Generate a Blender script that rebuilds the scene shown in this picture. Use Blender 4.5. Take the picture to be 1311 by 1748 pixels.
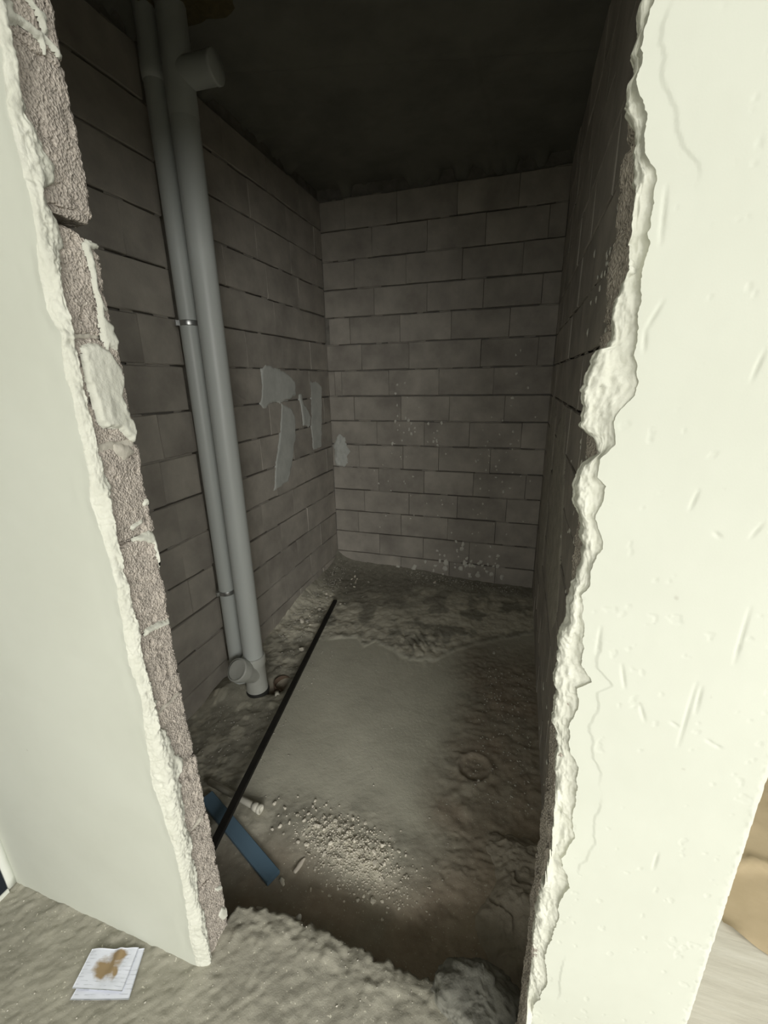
import bpy, math, random
import numpy as np
from mathutils import Vector, Matrix

for o in list(bpy.data.objects):
    bpy.data.objects.remove(o, do_unlink=True)
scene = bpy.context.scene
COL = scene.collection
random.seed(7)
RNG = np.random.default_rng(7)

# ------------------------------------------------------------------ camera
CAM_H = 1.705
pitch, roll, yaw = math.radians(17.268), math.radians(-1.085), math.radians(17.680)
cd = bpy.data.cameras.new('camera')
cam = bpy.data.objects.new('camera', cd)
COL.objects.link(cam)
fw = Vector((-math.sin(yaw)*math.cos(pitch), math.cos(yaw)*math.cos(pitch), -math.sin(pitch)))
rt0 = Vector((math.cos(yaw), math.sin(yaw), 0))
up0 = rt0.cross(fw)
rt = rt0*math.cos(roll) + up0*math.sin(roll)
up = -rt0*math.sin(roll) + up0*math.cos(roll)
cam.matrix_world = Matrix(((rt.x, up.x, -fw.x, 0), (rt.y, up.y, -fw.y, 0), (rt.z, up.z, -fw.z, CAM_H), (0, 0, 0, 1)))
cd.sensor_fit = 'HORIZONTAL'
cd.sensor_width = 36.0
cd.lens = 36.0*723.77/1311.0
cd.clip_start = 0.02
scene.camera = cam

# ------------------------------------------------------------------ world, daylight, exposure
world = bpy.data.worlds.new('world')
scene.world = world
world.use_nodes = True
wn = world.node_tree.nodes
wn['Background'].inputs[0].default_value = (0.80, 0.88, 1.0, 1)
wn['Background'].inputs[1].default_value = 0.4

def area_light(name, loc, aim, sx, sy, power, col, spread):
    l = bpy.data.lights.new(name, 'AREA')
    l.shape = 'RECTANGLE'
    l.size, l.size_y, l.energy, l.color, l.spread = sx, sy, power, col, math.radians(spread)
    o = bpy.data.objects.new(name, l)
    COL.objects.link(o)
    o.location = loc
    d = Vector(aim) - Vector(loc)
    o.rotation_euler = d.to_track_quat('-Z', 'Y').to_euler()
    return o
# daylight through unseen hall and side-room windows; hall_side and end lamps are added fills
area_light('window_daylight_hall', (1.70, -3.12, 1.95), (0.50, 0.0, 0.25), 2.4, 1.8, 108, (1.0, 0.985, 0.93), 128)
area_light('fill_daylight_hall_side', (-0.55, -3.12, 2.0), (-0.45, 0.0, 0.3), 1.7, 1.7, 17, (1.0, 0.985, 0.93), 128)
area_light('fill_daylight_end', (3.12, -0.9, 1.95), (0.6, 0.2, 0.2), 2.0, 1.6, 48, (1.0, 0.985, 0.94), 122)
area_light('window_daylight_room', (3.12, 2.2, 1.95), (1.0, 1.6, 0.2), 1.6, 1.6, 5, (1.0, 0.985, 0.94), 140)

vs = scene.view_settings
vs.view_transform = 'Standard'
vs.look = 'None'
vs.exposure = -0.24
vs.gamma = 1.0
vs.use_curve_mapping = False

# ------------------------------------------------------------------ traced outlines, in metres
LEFT_FACE=[(0.071,-0.778),(0.224,-0.777),(0.386,-0.763),(0.547,-0.758),(0.648,-0.768),(0.789,-0.781),(0.932,-0.769),(1.047,-0.756),(1.133,-0.768),(1.224,-0.762),(1.318,-0.753),(1.391,-0.757),(1.450,-0.764),(1.497,-0.768),(1.553,-0.756),(1.625,-0.760),(1.681,-0.756),(1.732,-0.764),(1.792,-0.749),(1.828,-0.767),(1.902,-0.763),(1.958,-0.751),(1.998,-0.750),(2.044,-0.753),(2.099,-0.754),(2.152,-0.740)]
LEFT_SPILL=[(0.077,0.588),(0.094,0.607),(0.185,0.606),(0.261,0.613),(0.340,0.605),(0.427,0.616),(0.496,0.612),(0.557,0.621),(0.619,0.612),(0.677,0.621),(0.757,0.622),(0.798,0.644),(0.835,0.622),(0.901,0.617),(0.949,0.597),(0.985,0.602),(1.071,0.599),(1.149,0.592),(1.198,0.603),(1.337,0.593),(1.387,0.596),(1.444,0.585),(1.484,0.597),(1.514,0.606),(1.561,0.602),(1.593,0.591),(1.636,0.591),(1.681,0.586),(1.714,0.592),(1.756,0.583),(1.787,0.585),(1.827,0.585),(1.880,0.598),(1.913,0.605),(1.932,0.619),(1.965,0.613),(1.983,0.601),(2.004,0.597),(2.021,0.618),(2.047,0.628),(2.062,0.617),(2.088,0.608),(2.101,0.593),(2.111,0.601),(2.135,0.592),(2.148,0.589)]
RIGHT_FACE=[(0.452,0.110),(0.509,0.113),(0.585,0.129),(0.665,0.118),(0.722,0.124),(0.781,0.131),(0.817,0.126),(0.861,0.141),(0.922,0.122),(0.971,0.136),(1.002,0.131),(1.063,0.129),(1.122,0.126),(1.150,0.113),(1.199,0.105),(1.232,0.114),(1.269,0.111),(1.283,0.128),(1.308,0.110),(1.371,0.107),(1.420,0.099),(1.432,0.105),(1.459,0.105),(1.489,0.116),(1.504,0.113),(1.529,0.103),(1.573,0.110),(1.584,0.099),(1.607,0.099),(1.624,0.111),(1.659,0.109),(1.678,0.122),(1.698,0.127),(1.729,0.119),(1.754,0.119),(1.789,0.117),(1.811,0.116),(1.833,0.116),(1.850,0.116),(1.875,0.117),(1.898,0.116),(1.920,0.103),(1.937,0.099),(1.949,0.101),(1.983,0.085),(2.022,0.085),(2.040,0.092)]
RIGHT_RIM=[(0.413,0.193),(0.515,0.169),(0.620,0.168),(0.690,0.159),(0.761,0.161),(0.807,0.163),(0.859,0.176),(0.964,0.180),(1.047,0.172),(1.090,0.163),(1.137,0.161),(1.165,0.154),(1.191,0.139),(1.235,0.145),(1.268,0.132),(1.334,0.134),(1.377,0.148),(1.402,0.149),(1.429,0.150),(1.446,0.153),(1.480,0.159),(1.520,0.150),(1.545,0.133),(1.563,0.130),(1.598,0.137),(1.613,0.163),(1.627,0.155),(1.645,0.128),(1.661,0.127),(1.677,0.126),(1.706,0.126),(1.735,0.141),(1.739,0.158),(1.753,0.165),(1.773,0.156),(1.802,0.167),(1.813,0.176),(1.846,0.173),(1.880,0.171),(1.902,0.166),(1.931,0.159),(1.952,0.156),(1.963,0.142),(1.971,0.136),(1.987,0.138),(1.992,0.144),(2.012,0.138),(2.026,0.141),(2.045,0.140),(2.057,0.145)]
JAMB_PATCHES=[
 [(0.609,1.769),(0.639,1.780),(0.662,1.766),(0.686,1.734),(0.683,1.704),(0.672,1.684),(0.682,1.645),(0.694,1.615),(0.681,1.594),(0.665,1.607),(0.652,1.626),(0.625,1.628),(0.611,1.641),(0.612,1.673),(0.605,1.711)],
 [(0.653,1.942),(0.665,1.951),(0.687,1.950),(0.684,1.944),(0.666,1.940),(0.670,1.914),(0.669,1.873),(0.674,1.850),(0.679,1.840),(0.664,1.838),(0.660,1.866),(0.661,1.906),(0.659,1.931)],
 [(0.662,1.866),(0.672,1.862),(0.668,1.831),(0.682,1.811),(0.683,1.799),(0.692,1.787),(0.686,1.770),(0.668,1.776),(0.662,1.767),(0.655,1.790),(0.659,1.830)],
 [(0.601,2.236),(0.614,2.244),(0.618,2.240),(0.617,2.229),(0.630,2.231),(0.644,2.233),(0.659,2.232),(0.670,2.229),(0.678,2.225),(0.684,2.219),(0.677,2.208),(0.671,2.218),(0.658,2.225),(0.658,2.213),(0.655,2.202),(0.652,2.211),(0.652,2.221),(0.638,2.221),(0.633,2.221),(0.627,2.220),(0.615,2.218),(0.606,2.215),(0.595,2.212)],
 [(0.643,2.262),(0.650,2.266),(0.657,2.263),(0.667,2.262),(0.668,2.251),(0.670,2.238),(0.661,2.233),(0.660,2.240),(0.654,2.249),(0.651,2.256)],
 [(0.677,1.468),(0.691,1.470),(0.692,1.456),(0.674,1.458)],
 [(0.633,1.424),(0.662,1.434),(0.662,1.424),(0.639,1.416)],
 [(0.673,1.402),(0.686,1.392),(0.695,1.330),(0.688,1.311),(0.681,1.336),(0.679,1.371),(0.657,1.383),(0.632,1.395)],
 [(0.618,1.191),(0.679,1.180),(0.681,1.166),(0.643,1.176),(0.612,1.177)],
 [(0.660,0.302),(0.695,0.269),(0.693,0.249),(0.668,0.273)],
 [(0.655,0.189),(0.671,0.198),(0.698,0.166),(0.700,0.130),(0.673,0.140)],
]
WALL_LEFT_PATCHES=[
 [(2.419,1.782),(2.472,1.813),(2.563,1.800),(2.675,1.775),(2.794,1.735),(2.837,1.706),(2.834,1.614),(2.710,1.585),(2.619,1.578),(2.604,1.557),(2.565,1.576),(2.482,1.575),(2.417,1.542),(2.366,1.571),(2.400,1.680)],
 [(2.613,1.578),(2.659,1.554),(2.735,1.527),(2.795,1.452),(2.776,1.334),(2.734,1.231),(2.694,1.134),(2.615,1.021),(2.423,1.013),(2.473,1.175),(2.539,1.307),(2.594,1.469)],
 [(2.865,1.607),(2.912,1.623),(2.927,1.551),(3.000,1.497),(3.027,1.445),(3.009,1.376),(2.888,1.389),(2.887,1.505)],
 [(3.065,1.741),(3.087,1.704),(3.161,1.710),(3.268,1.664),(3.232,1.414),(3.191,1.180),(3.039,1.190),(3.029,1.368),(3.055,1.581),(3.056,1.680)],
]
WALL_BACK_DAB=[(-1.505,1.243),(-1.472,1.262),(-1.427,1.238),(-1.411,1.166),(-1.377,1.123),(-1.415,1.078),(-1.414,1.019),(-1.447,0.985),(-1.518,0.993),(-1.536,1.045),(-1.528,1.111),(-1.537,1.163)]
PIER_SCRATCHES=[(0.287,1.430,0.286,1.348),(0.251,1.311,0.247,1.202),(0.258,1.306,0.258,1.262),(0.181,1.253,0.191,1.261),(0.191,1.261,0.201,1.233),(0.232,1.241,0.244,1.234),(0.277,1.223,0.288,1.217),(0.288,1.217,0.297,1.213),(0.208,1.574,0.203,1.549),(0.278,1.538,0.269,1.519),(0.241,1.728,0.235,1.697),(0.139,1.782,0.126,1.753),(0.126,1.753,0.128,1.730),(0.254,0.994,0.253,0.957),(0.125,1.889,0.128,1.836),(0.241,1.517,0.232,1.523),(0.160,1.321,0.169,1.282),(0.127,1.375,0.127,1.332)]

# ------------------------------------------------------------------ noise
def _hash(ix, iy, iz, s):
    h = (ix*374761393 + iy*668265263 + iz*2147483647 + s*1274126177) & 0xFFFFFFFF
    h = ((h ^ (h >> 13))*1274126177) & 0xFFFFFFFF
    h = ((h ^ (h >> 16))*2246822519) & 0xFFFFFFFF
    return ((h ^ (h >> 15)) & 0xFFFFFF)/float(0xFFFFFF)*2 - 1

def vn(p, s=0):
    p = np.asarray(p, float)
    i = np.floor(p).astype(np.int64)
    f = p - i
    f = f*f*f*(f*(f*6 - 15) + 10)
    x, y, z = i[..., 0], i[..., 1], i[..., 2]
    fx, fy, fz = f[..., 0], f[..., 1], f[..., 2]
    def L(a, b, t): return a + (b - a)*t
    return L(L(L(_hash(x, y, z, s), _hash(x+1, y, z, s), fx), L(_hash(x, y+1, z, s), _hash(x+1, y+1, z, s), fx), fy),
             L(L(_hash(x, y, z+1, s), _hash(x+1, y, z+1, s), fx), L(_hash(x, y+1, z+1, s), _hash(x+1, y+1, z+1, s), fx), fy), fz)

def fbm(p, octs=4, s=0, gain=.5):
    p = np.asarray(p, float)
    a, t, n = 1.0, 0, 0
    for k in range(octs):
        t = t + a*vn(p*(2.03**k), s + k*17)
        n += a
        a *= gain
    return t/n

def P3(*c):
    return np.stack(np.broadcast_arrays(*[np.asarray(a, float) for a in c]), -1)

def sm(a, b, x):
    t = np.clip((x - a)/(b - a), 0, 1)
    return t*t*(3 - 2*t)

# ------------------------------------------------------------------ mesh helpers
def mesh(name, V, F, mat=None, smooth=True, attrs=None):
    V = np.asarray(V, float)
    me = bpy.data.meshes.new(name)
    if isinstance(F, np.ndarray):
        n = len(F); k = F.shape[1]
        me.vertices.add(len(V)); me.vertices.foreach_set('co', V.astype(np.float32).ravel())
        me.loops.add(n*k); me.loops.foreach_set('vertex_index', F.astype(np.int32).ravel())
        me.polygons.add(n); me.polygons.foreach_set('loop_start', np.arange(0, n*k, k, dtype=np.int32))
        me.update(calc_edges=True)
    else:
        me.from_pydata([tuple(v) for v in V], [], [tuple(f) for f in F])
    me.polygons.foreach_set('use_smooth', [smooth]*len(me.polygons))
    if attrs:
        for k, a in attrs.items():
            at = me.attributes.new(k, 'FLOAT', 'POINT')
            at.data.foreach_set('value', np.asarray(a, np.float32).ravel())
    if mat: me.materials.append(mat)
    me.update()
    return me

def link(name, me, parent=None, loc=(0, 0, 0), rot=(0, 0, 0), scale=(1, 1, 1)):
    o = bpy.data.objects.new(name, me)
    COL.objects.link(o)
    o.location, o.rotation_euler, o.scale = loc, rot, scale
    if parent: o.parent = parent
    return o

def part(name, V, F, mat, parent=None, smooth=True, attrs=None, base=None):
    """one mesh object; vertices given in world metres"""
    V = np.asarray(V, float)
    if parent is not None:
        off = np.array(parent.location)
        if parent.parent is not None: off = off + np.array(parent.parent.location)
        return link(name, mesh(name, V - off, F, mat, smooth, attrs), parent)
    if base is None: base = (0, 0, 0)
    return link(name, mesh(name, V - np.array(base), F, mat, smooth, attrs), None, base)

def thing(name, loc):
    o = bpy.data.objects.new(name, None)
    o.empty_display_size = .05
    COL.objects.link(o)
    o.location = loc
    return o

def tag(o, label, cat, group=None, kind=None):
    o['label'] = label
    o['category'] = cat
    if group: o['group'] = group
    if kind: o['kind'] = kind
    return o

def gridF(n, m):
    a = np.arange(n*m).reshape(n, m)
    return np.stack([a[:-1, :-1], a[:-1, 1:], a[1:, 1:], a[1:, :-1]], -1).reshape(-1, 4)

def boxVF(lo, hi):
    (x0, y0, z0), (x1, y1, z1) = lo, hi
    V = [(x0, y0, z0), (x1, y0, z0), (x1, y1, z0), (x0, y1, z0), (x0, y0, z1), (x1, y0, z1), (x1, y1, z1), (x0, y1, z1)]
    F = np.array([(0, 3, 2, 1), (4, 5, 6, 7), (0, 1, 5, 4), (1, 2, 6, 5), (2, 3, 7, 6), (3, 0, 4, 7)])
    return np.array(V, float), F

def merge(parts):
    Vs, Fs, n = [], [], 0
    for V, F in parts:
        Vs.append(np.asarray(V, float)); Fs.append(np.asarray(F) + n); n += len(V)
    return np.concatenate(Vs), np.concatenate(Fs)

def roughbox(lo, hi, res=.005, r=.006, amp=.0012, freq=180, seed=0, lump=.0015, chip=None, pores=0):
    """dense rounded box with a rough, porous surface"""
    lo, hi = np.array(lo, float), np.array(hi, float)
    n = np.maximum(2, np.ceil((hi - lo)/res).astype(int))
    ax = [np.linspace(lo[i], hi[i], n[i] + 1) for i in range(3)]
    Vs, Fs, c = [], [], 0
    for k in range(3):
        i, j = [(1, 2), (2, 0), (0, 1)][k]
        A, B = np.meshgrid(ax[i], ax[j], indexing='ij')
        for side in (0, 1):
            P = np.zeros(A.shape + (3,))
            P[..., i], P[..., j], P[..., k] = A, B, (hi if side else lo)[k]
            F = gridF(*A.shape)
            if not side: F = F[:, ::-1]
            Fs.append(F + c); Vs.append(P.reshape(-1, 3)); c += A.size
    V, F = np.concatenate(Vs), np.concatenate(Fs)
    key, inv = np.unique(np.round(V/1e-5).astype(np.int64), axis=0, return_inverse=True)
    V, F = key*1e-5, inv.reshape(-1)[F]
    inner = np.clip(V, lo + r, hi - r)
    nr = V - inner
    L = np.linalg.norm(nr, axis=1, keepdims=True)
    nr = nr/np.maximum(L, 1e-9)
    V = inner + nr*r
    d = fbm(V*18 + seed*3.1, 3, seed)*lump*2 + fbm(V*freq + seed, 2, seed + 5)*amp
    edge = np.clip((np.abs(nr) > .3).sum(1) - 1, 0, 2)
    d = d - edge*np.abs(fbm(V*60 + seed, 3, seed + 9))*.004
    if pores: d = d - pores*sm(.34, .52, fbm(V*62 + seed, 2, seed + 31))
    V = V + nr*d[:, None]
    if chip is not None: V = chip(V)
    return V, F

def frame(d):
    d = Vector(d).normalized()
    a = Vector((0, 0, 1)) if abs(d.z) < .9 else Vector((1, 0, 0))
    u = d.cross(a).normalized()
    return np.array(d), np.array(u), np.array(d.cross(u))

def lathe(p0, d, prof, segs=28, start=0.0):
    """surface of revolution: prof = [(distance along d, radius)]"""
    d, u, v = frame(d)
    p0 = np.array(p0, float)
    t = np.linspace(0, 2*math.pi, segs, endpoint=False) + start
    ring = np.cos(t)[:, None]*u + np.sin(t)[:, None]*v
    V = np.concatenate([p0 + d*a + ring*max(rr, 1e-5) for a, rr in prof])
    n = len(prof)
    i, j = np.meshgrid(np.arange(n - 1), np.arange(segs), indexing='ij')
    j2 = (j + 1) % segs
    F = np.stack([i*segs + j, (i+1)*segs + j, (i+1)*segs + j2, i*segs + j2], -1).reshape(-1, 4)
    return V, F

def inpoly(px, py, poly):
    ins = np.zeros(px.shape, bool)
    n = len(poly)
    for i in range(n):
        x0, y0 = poly[i]; x1, y1 = poly[(i+1) % n]
        c = ((y0 > py) != (y1 > py))
        ins ^= c & (px < (x1 - x0)*(py - y0)/((y1 - y0) if y1 != y0 else 1e-9) + x0)
    return ins

def polydist(px, py, poly):
    d = np.full(px.shape, 1e9)
    n = len(poly)
    for i in range(n):
        a = np.array(poly[i]); b = np.array(poly[(i+1) % n]); e = b - a
        t = np.clip(((px - a[0])*e[0] + (py - a[1])*e[1])/max(e @ e, 1e-12), 0, 1)
        d = np.minimum(d, np.hypot(px - a[0] - t*e[0], py - a[1] - t*e[1]))
    return d

def patchVF(poly, to3d, thick, res, edge, rag, seed=0, rough=.25, freq=60):
    """a low-relief smear of plaster inside a ragged outline; to3d(a, b, h) places it"""
    q = np.array(poly)
    m = res*3 + rag
    a = np.arange(q[:, 0].min() - m, q[:, 0].max() + m, res)
    b = np.arange(q[:, 1].min() - m, q[:, 1].max() + m, res)
    A, B = np.meshgrid(a, b, indexing='ij')
    wx = A + rag*fbm(P3(A/rag/3, B/rag/3, seed), 3, seed)
    wy = B + rag*fbm(P3(A/rag/3, B/rag/3, seed + 40), 3, seed + 3)
    ins = inpoly(wx, wy, poly)
    d = np.where(ins, polydist(wx, wy, poly), -polydist(wx, wy, poly))
    h = thick*np.sqrt(np.clip(d/edge, 0, 1))*(1 + rough*1.6*fbm(P3(A*freq, B*freq*.6, seed), 3, seed + 7))
    h = np.where(d <= 0, -.002 + np.clip(d, -.004, 0)*.3, h)
    keep = d > -res*1.5
    V = to3d(A, B, h).reshape(-1, 3)
    F = gridF(*A.shape)
    F = F[keep.reshape(-1)[F].all(1)]
    used, inv = np.unique(F, return_inverse=True)
    return V[used], inv.reshape(F.shape)

# ------------------------------------------------------------------ materials
MATS = {}
def nodes(m):
    return m.node_tree.nodes, m.node_tree.links

def rgb(c):
    return (c[0], c[1], c[2], 1)

def material(name, cols, scale=8, rough=.85, bumps=((60, .3, .004),), rnd=0.0, detail=5, spec=.3, stretch=(1, 1, 1), voro=None, speck=None, metallic=0):
    """noise-mottled surface; cols = ramp [(pos, rgb)], bumps = [(scale, strength, distance)]"""
    m = bpy.data.materials.new(name)
    m.use_nodes = True
    N, K = nodes(m)
    b = N['Principled BSDF']
    b.inputs['Roughness'].default_value = rough
    b.inputs['Specular IOR Level'].default_value = spec
    b.inputs['Metallic'].default_value = metallic
    tc = N.new('ShaderNodeTexCoord')
    oi = N.new('ShaderNodeObjectInfo')
    mul = N.new('ShaderNodeMath'); mul.operation = 'MULTIPLY'; mul.inputs[1].default_value = 37.0
    K.new(oi.outputs['Random'], mul.inputs[0])
    add = N.new('ShaderNodeVectorMath'); add.operation = 'ADD'
    K.new(tc.outputs['Object'], add.inputs[0]); K.new(mul.outputs[0], add.inputs[1])
    st = N.new('ShaderNodeVectorMath'); st.operation = 'MULTIPLY'; st.inputs[1].default_value = stretch
    K.new(add.outputs[0], st.inputs[0])
    n1 = N.new('ShaderNodeTexNoise'); n1.inputs['Scale'].default_value = scale
    n1.inputs['Detail'].default_value = detail; n1.inputs['Roughness'].default_value = .6
    K.new(st.outputs[0], n1.inputs['Vector'])
    cr = N.new('ShaderNodeValToRGB')
    e = cr.color_ramp.elements
    while len(e) < len(cols): e.new(.5)
    for k, (p, c) in enumerate(cols): e[k].position = p; e[k].color = rgb(c)
    K.new(n1.outputs['Fac'], cr.inputs['Fac'])
    out = cr.outputs['Color']
    if speck:                                   # fine grains of another colour: (scale, threshold, rgb)
        s, th, c = speck
        n3 = N.new('ShaderNodeTexNoise'); n3.inputs['Scale'].default_value = s; n3.inputs['Detail'].default_value = 2
        K.new(add.outputs[0], n3.inputs['Vector'])
        r3 = N.new('ShaderNodeMapRange'); r3.inputs[1].default_value = th; r3.inputs[2].default_value = th + .08
        K.new(n3.outputs['Fac'], r3.inputs[0])
        mx = N.new('ShaderNodeMix'); mx.data_type = 'RGBA'
        K.new(r3.outputs[0], mx.inputs[0]); K.new(out, mx.inputs[6]); mx.inputs[7].default_value = rgb(c)
        out = mx.outputs[2]
    if rnd:
        hs = N.new('ShaderNodeHueSaturation')
        mr = N.new('ShaderNodeMapRange'); mr.inputs[3].default_value = 1 - rnd; mr.inputs[4].default_value = 1 + rnd
        K.new(oi.outputs['Random'], mr.inputs[0]); K.new(mr.outputs[0], hs.inputs['Value']); K.new(out, hs.inputs['Color'])
        out = hs.outputs['Color']
    K.new(out, b.inputs['Base Color'])
    prev = None
    for s, stg, dist in bumps:
        nb = N.new('ShaderNodeTexNoise'); nb.inputs['Scale'].default_value = s; nb.inputs['Detail'].default_value = 4
        K.new(st.outputs[0], nb.inputs['Vector'])
        bp = N.new('ShaderNodeBump'); bp.inputs['Strength'].default_value = stg; bp.inputs['Distance'].default_value = dist
        K.new(nb.outputs['Fac'], bp.inputs['Height'])
        if prev: K.new(prev.outputs[0], bp.inputs['Normal'])
        prev = bp
    if voro:
        s, stg, dist = voro
        vb = N.new('ShaderNodeTexVoronoi'); vb.inputs['Scale'].default_value = s
        K.new(add.outputs[0], vb.inputs['Vector'])
        bp = N.new('ShaderNodeBump'); bp.inputs['Strength'].default_value = stg; bp.inputs['Distance'].default_value = dist
        K.new(vb.outputs['Distance'], bp.inputs['Height'])
        if prev: K.new(prev.outputs[0], bp.inputs['Normal'])
        prev = bp
    if prev: K.new(prev.outputs[0], b.inputs['Normal'])
    MATS[name] = m
    return m

M_block = material('block_concrete', [(.3, (.32, .296, .264)), (.5, (.415, .386, .344)), (.7, (.52, .485, .43))], 4.5, .92, ((25, .25, .006), (220, .35, .002)), rnd=.07)
M_jamb = material('porous_block', [(.3, (0.347, 0.314, 0.274)), (.5, (0.459, 0.414, 0.364)), (.72, (0.594, 0.538, 0.470))], 30, .95, ((60, .3, .004), (420, .5, .002)), rnd=.06, speck=(210, .60, (.62, .575, .51)), voro=(230, .9, .004))
M_mortar = material('mortar', [(.3, (.19, .18, .16)), (.6, (.28, .265, .235))], 14, .95, ((70, .5, .005),))
M_joint = material('joint_mortar', [(.3, (.30, .28, .25)), (.6, (.40, .375, .335))], 14, .95, ((70, .5, .005),))
M_mortar_pale = material('mortar_pale', [(.3, (.36, .34, .29)), (.6, (.50, .475, .41))], 18, .95, ((90, .5, .004),))
M_plaster = material('plaster', [(.3, (.535, .55, .48)), (.6, (.575, .592, .522))], 2.2, .75, ((5, .05, .01), (420, .10, .0008)), speck=(46, .76, (.46, .46, .40)))
M_plaster_raw = material('plaster_raw', [(.3, (.55, .555, .48)), (.65, (.63, .635, .56))], 16, .8, ((60, .45, .005), (300, .3, .0015)))
M_skim = material('plaster_smear', [(.3, (.52, .54, .51)), (.6, (.64, .655, .62))], 8, .8, ((40, .15, .002),))
M_splash = material('plaster_splash', [(.3, (.64, .63, .57)), (.6, (.76, .75, .68))], 8, .8, ())
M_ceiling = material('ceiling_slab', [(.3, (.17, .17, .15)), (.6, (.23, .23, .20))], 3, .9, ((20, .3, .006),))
M_pvc = material('grey_pvc', [(.3, (0.516, 0.546, 0.528)), (.7, (0.570, 0.600, 0.582))], 3, .42, ((4, .03, .004),), spec=.45, stretch=(1, 1, .3))
M_pvc_tee = material('dusty_grey_pvc', [(.3, (0.444, 0.450, 0.408)), (.7, (0.540, 0.552, 0.516))], 9, .6, ((30, .1, .002),), spec=.35)
M_rubber = material('black_rubber', [(.3, (.02, .02, .02)), (.7, (.035, .035, .03))], 8, .7, ())
M_zinc = material('zinc_steel', [(.3, (.45, .46, .46)), (.7, (.62, .63, .63))], 40, .35, ((60, .1, .001),), metallic=.9)
M_black = material('black_steel', [(.3, (.012, .011, .010)), (.7, (.024, .022, .018))], 14, .6, ((80, .15, .001),))
M_blue = material('blue_paint', [(.3, (.11, .19, .265)), (.7, (.14, .225, .305))], 7, .5, ((30, .08, .002),))
M_pvc_white = material('white_pvc', [(.3, (0.611, 0.592, 0.507)), (.7, (0.780, 0.760, 0.663))], 15, .6, ((40, .1, .002),))
M_stone = material('mortar_stone', [(.3, (0.720, 0.672, 0.564)), (.7, (0.888, 0.840, 0.720))], 30, .95, ((160, .5, .003),), rnd=.14)
M_stone_grey = material('grey_stone', [(.3, (0.418, 0.402, 0.352)), (.7, (0.572, 0.550, 0.484))], 30, .95, ((160, .5, .003),), rnd=.14)
M_lump = material('cement_lump', [(.3, (.165, .163, .138)), (.7, (.265, .262, .228))], 18, .95, ((60, .5, .005), (200, .4, .002)))
M_heap = material('damp_mortar', [(.3, (.29, .258, .208)), (.7, (.41, .372, .305))], 12, .95, ((50, .4, .005), (200, .4, .002)))
M_foam = material('yellow_foam', [(.3, (.10, .085, .045)), (.7, (.17, .14, .075))], 20, .9, ((60, .5, .006),))
M_brown = material('rusty_clay', [(.3, (.12, .085, .06)), (.7, (.20, .145, .105))], 20, .95, ((120, .4, .003),))
M_frame = material('white_frame', [(.3, (.70, .72, .66)), (.7, (.76, .78, .72))], 3, .4, ())
M_navy = material('navy_panel', [(.3, (.010, .014, .022)), (.7, (.016, .022, .032))], 3, .35, ())
M_roomfloor = material('pale_screed', [(.25, (.50, .475, .40)), (.5, (.60, .575, .49)), (.75, (.66, .64, .56))], 10, .85, ((16, .3, .006),), stretch=(.35, 3.0, 1))
M_hall = material('hall_paint', [(.3, (.72, .72, .64)), (.7, (.76, .76, .68))], 2, .85, ())
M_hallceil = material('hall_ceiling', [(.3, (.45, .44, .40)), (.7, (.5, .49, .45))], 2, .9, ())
M_wood = material('pale_wood', [(.3, (.66, .60, .50)), (.7, (.76, .70, .60))], 40, .8, ((90, .2, .001),), stretch=(1, .2, 1))
M_kraft = material('tan_sheet', [(.3, (.47, .375, .235)), (.7, (.545, .445, .29))], 5, .7, ((12, .25, .01),))
M_glass = material('window_glass', [(.3, (.8, .86, .9)), (.7, (.8, .86, .9))], 2, .05, ())

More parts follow.
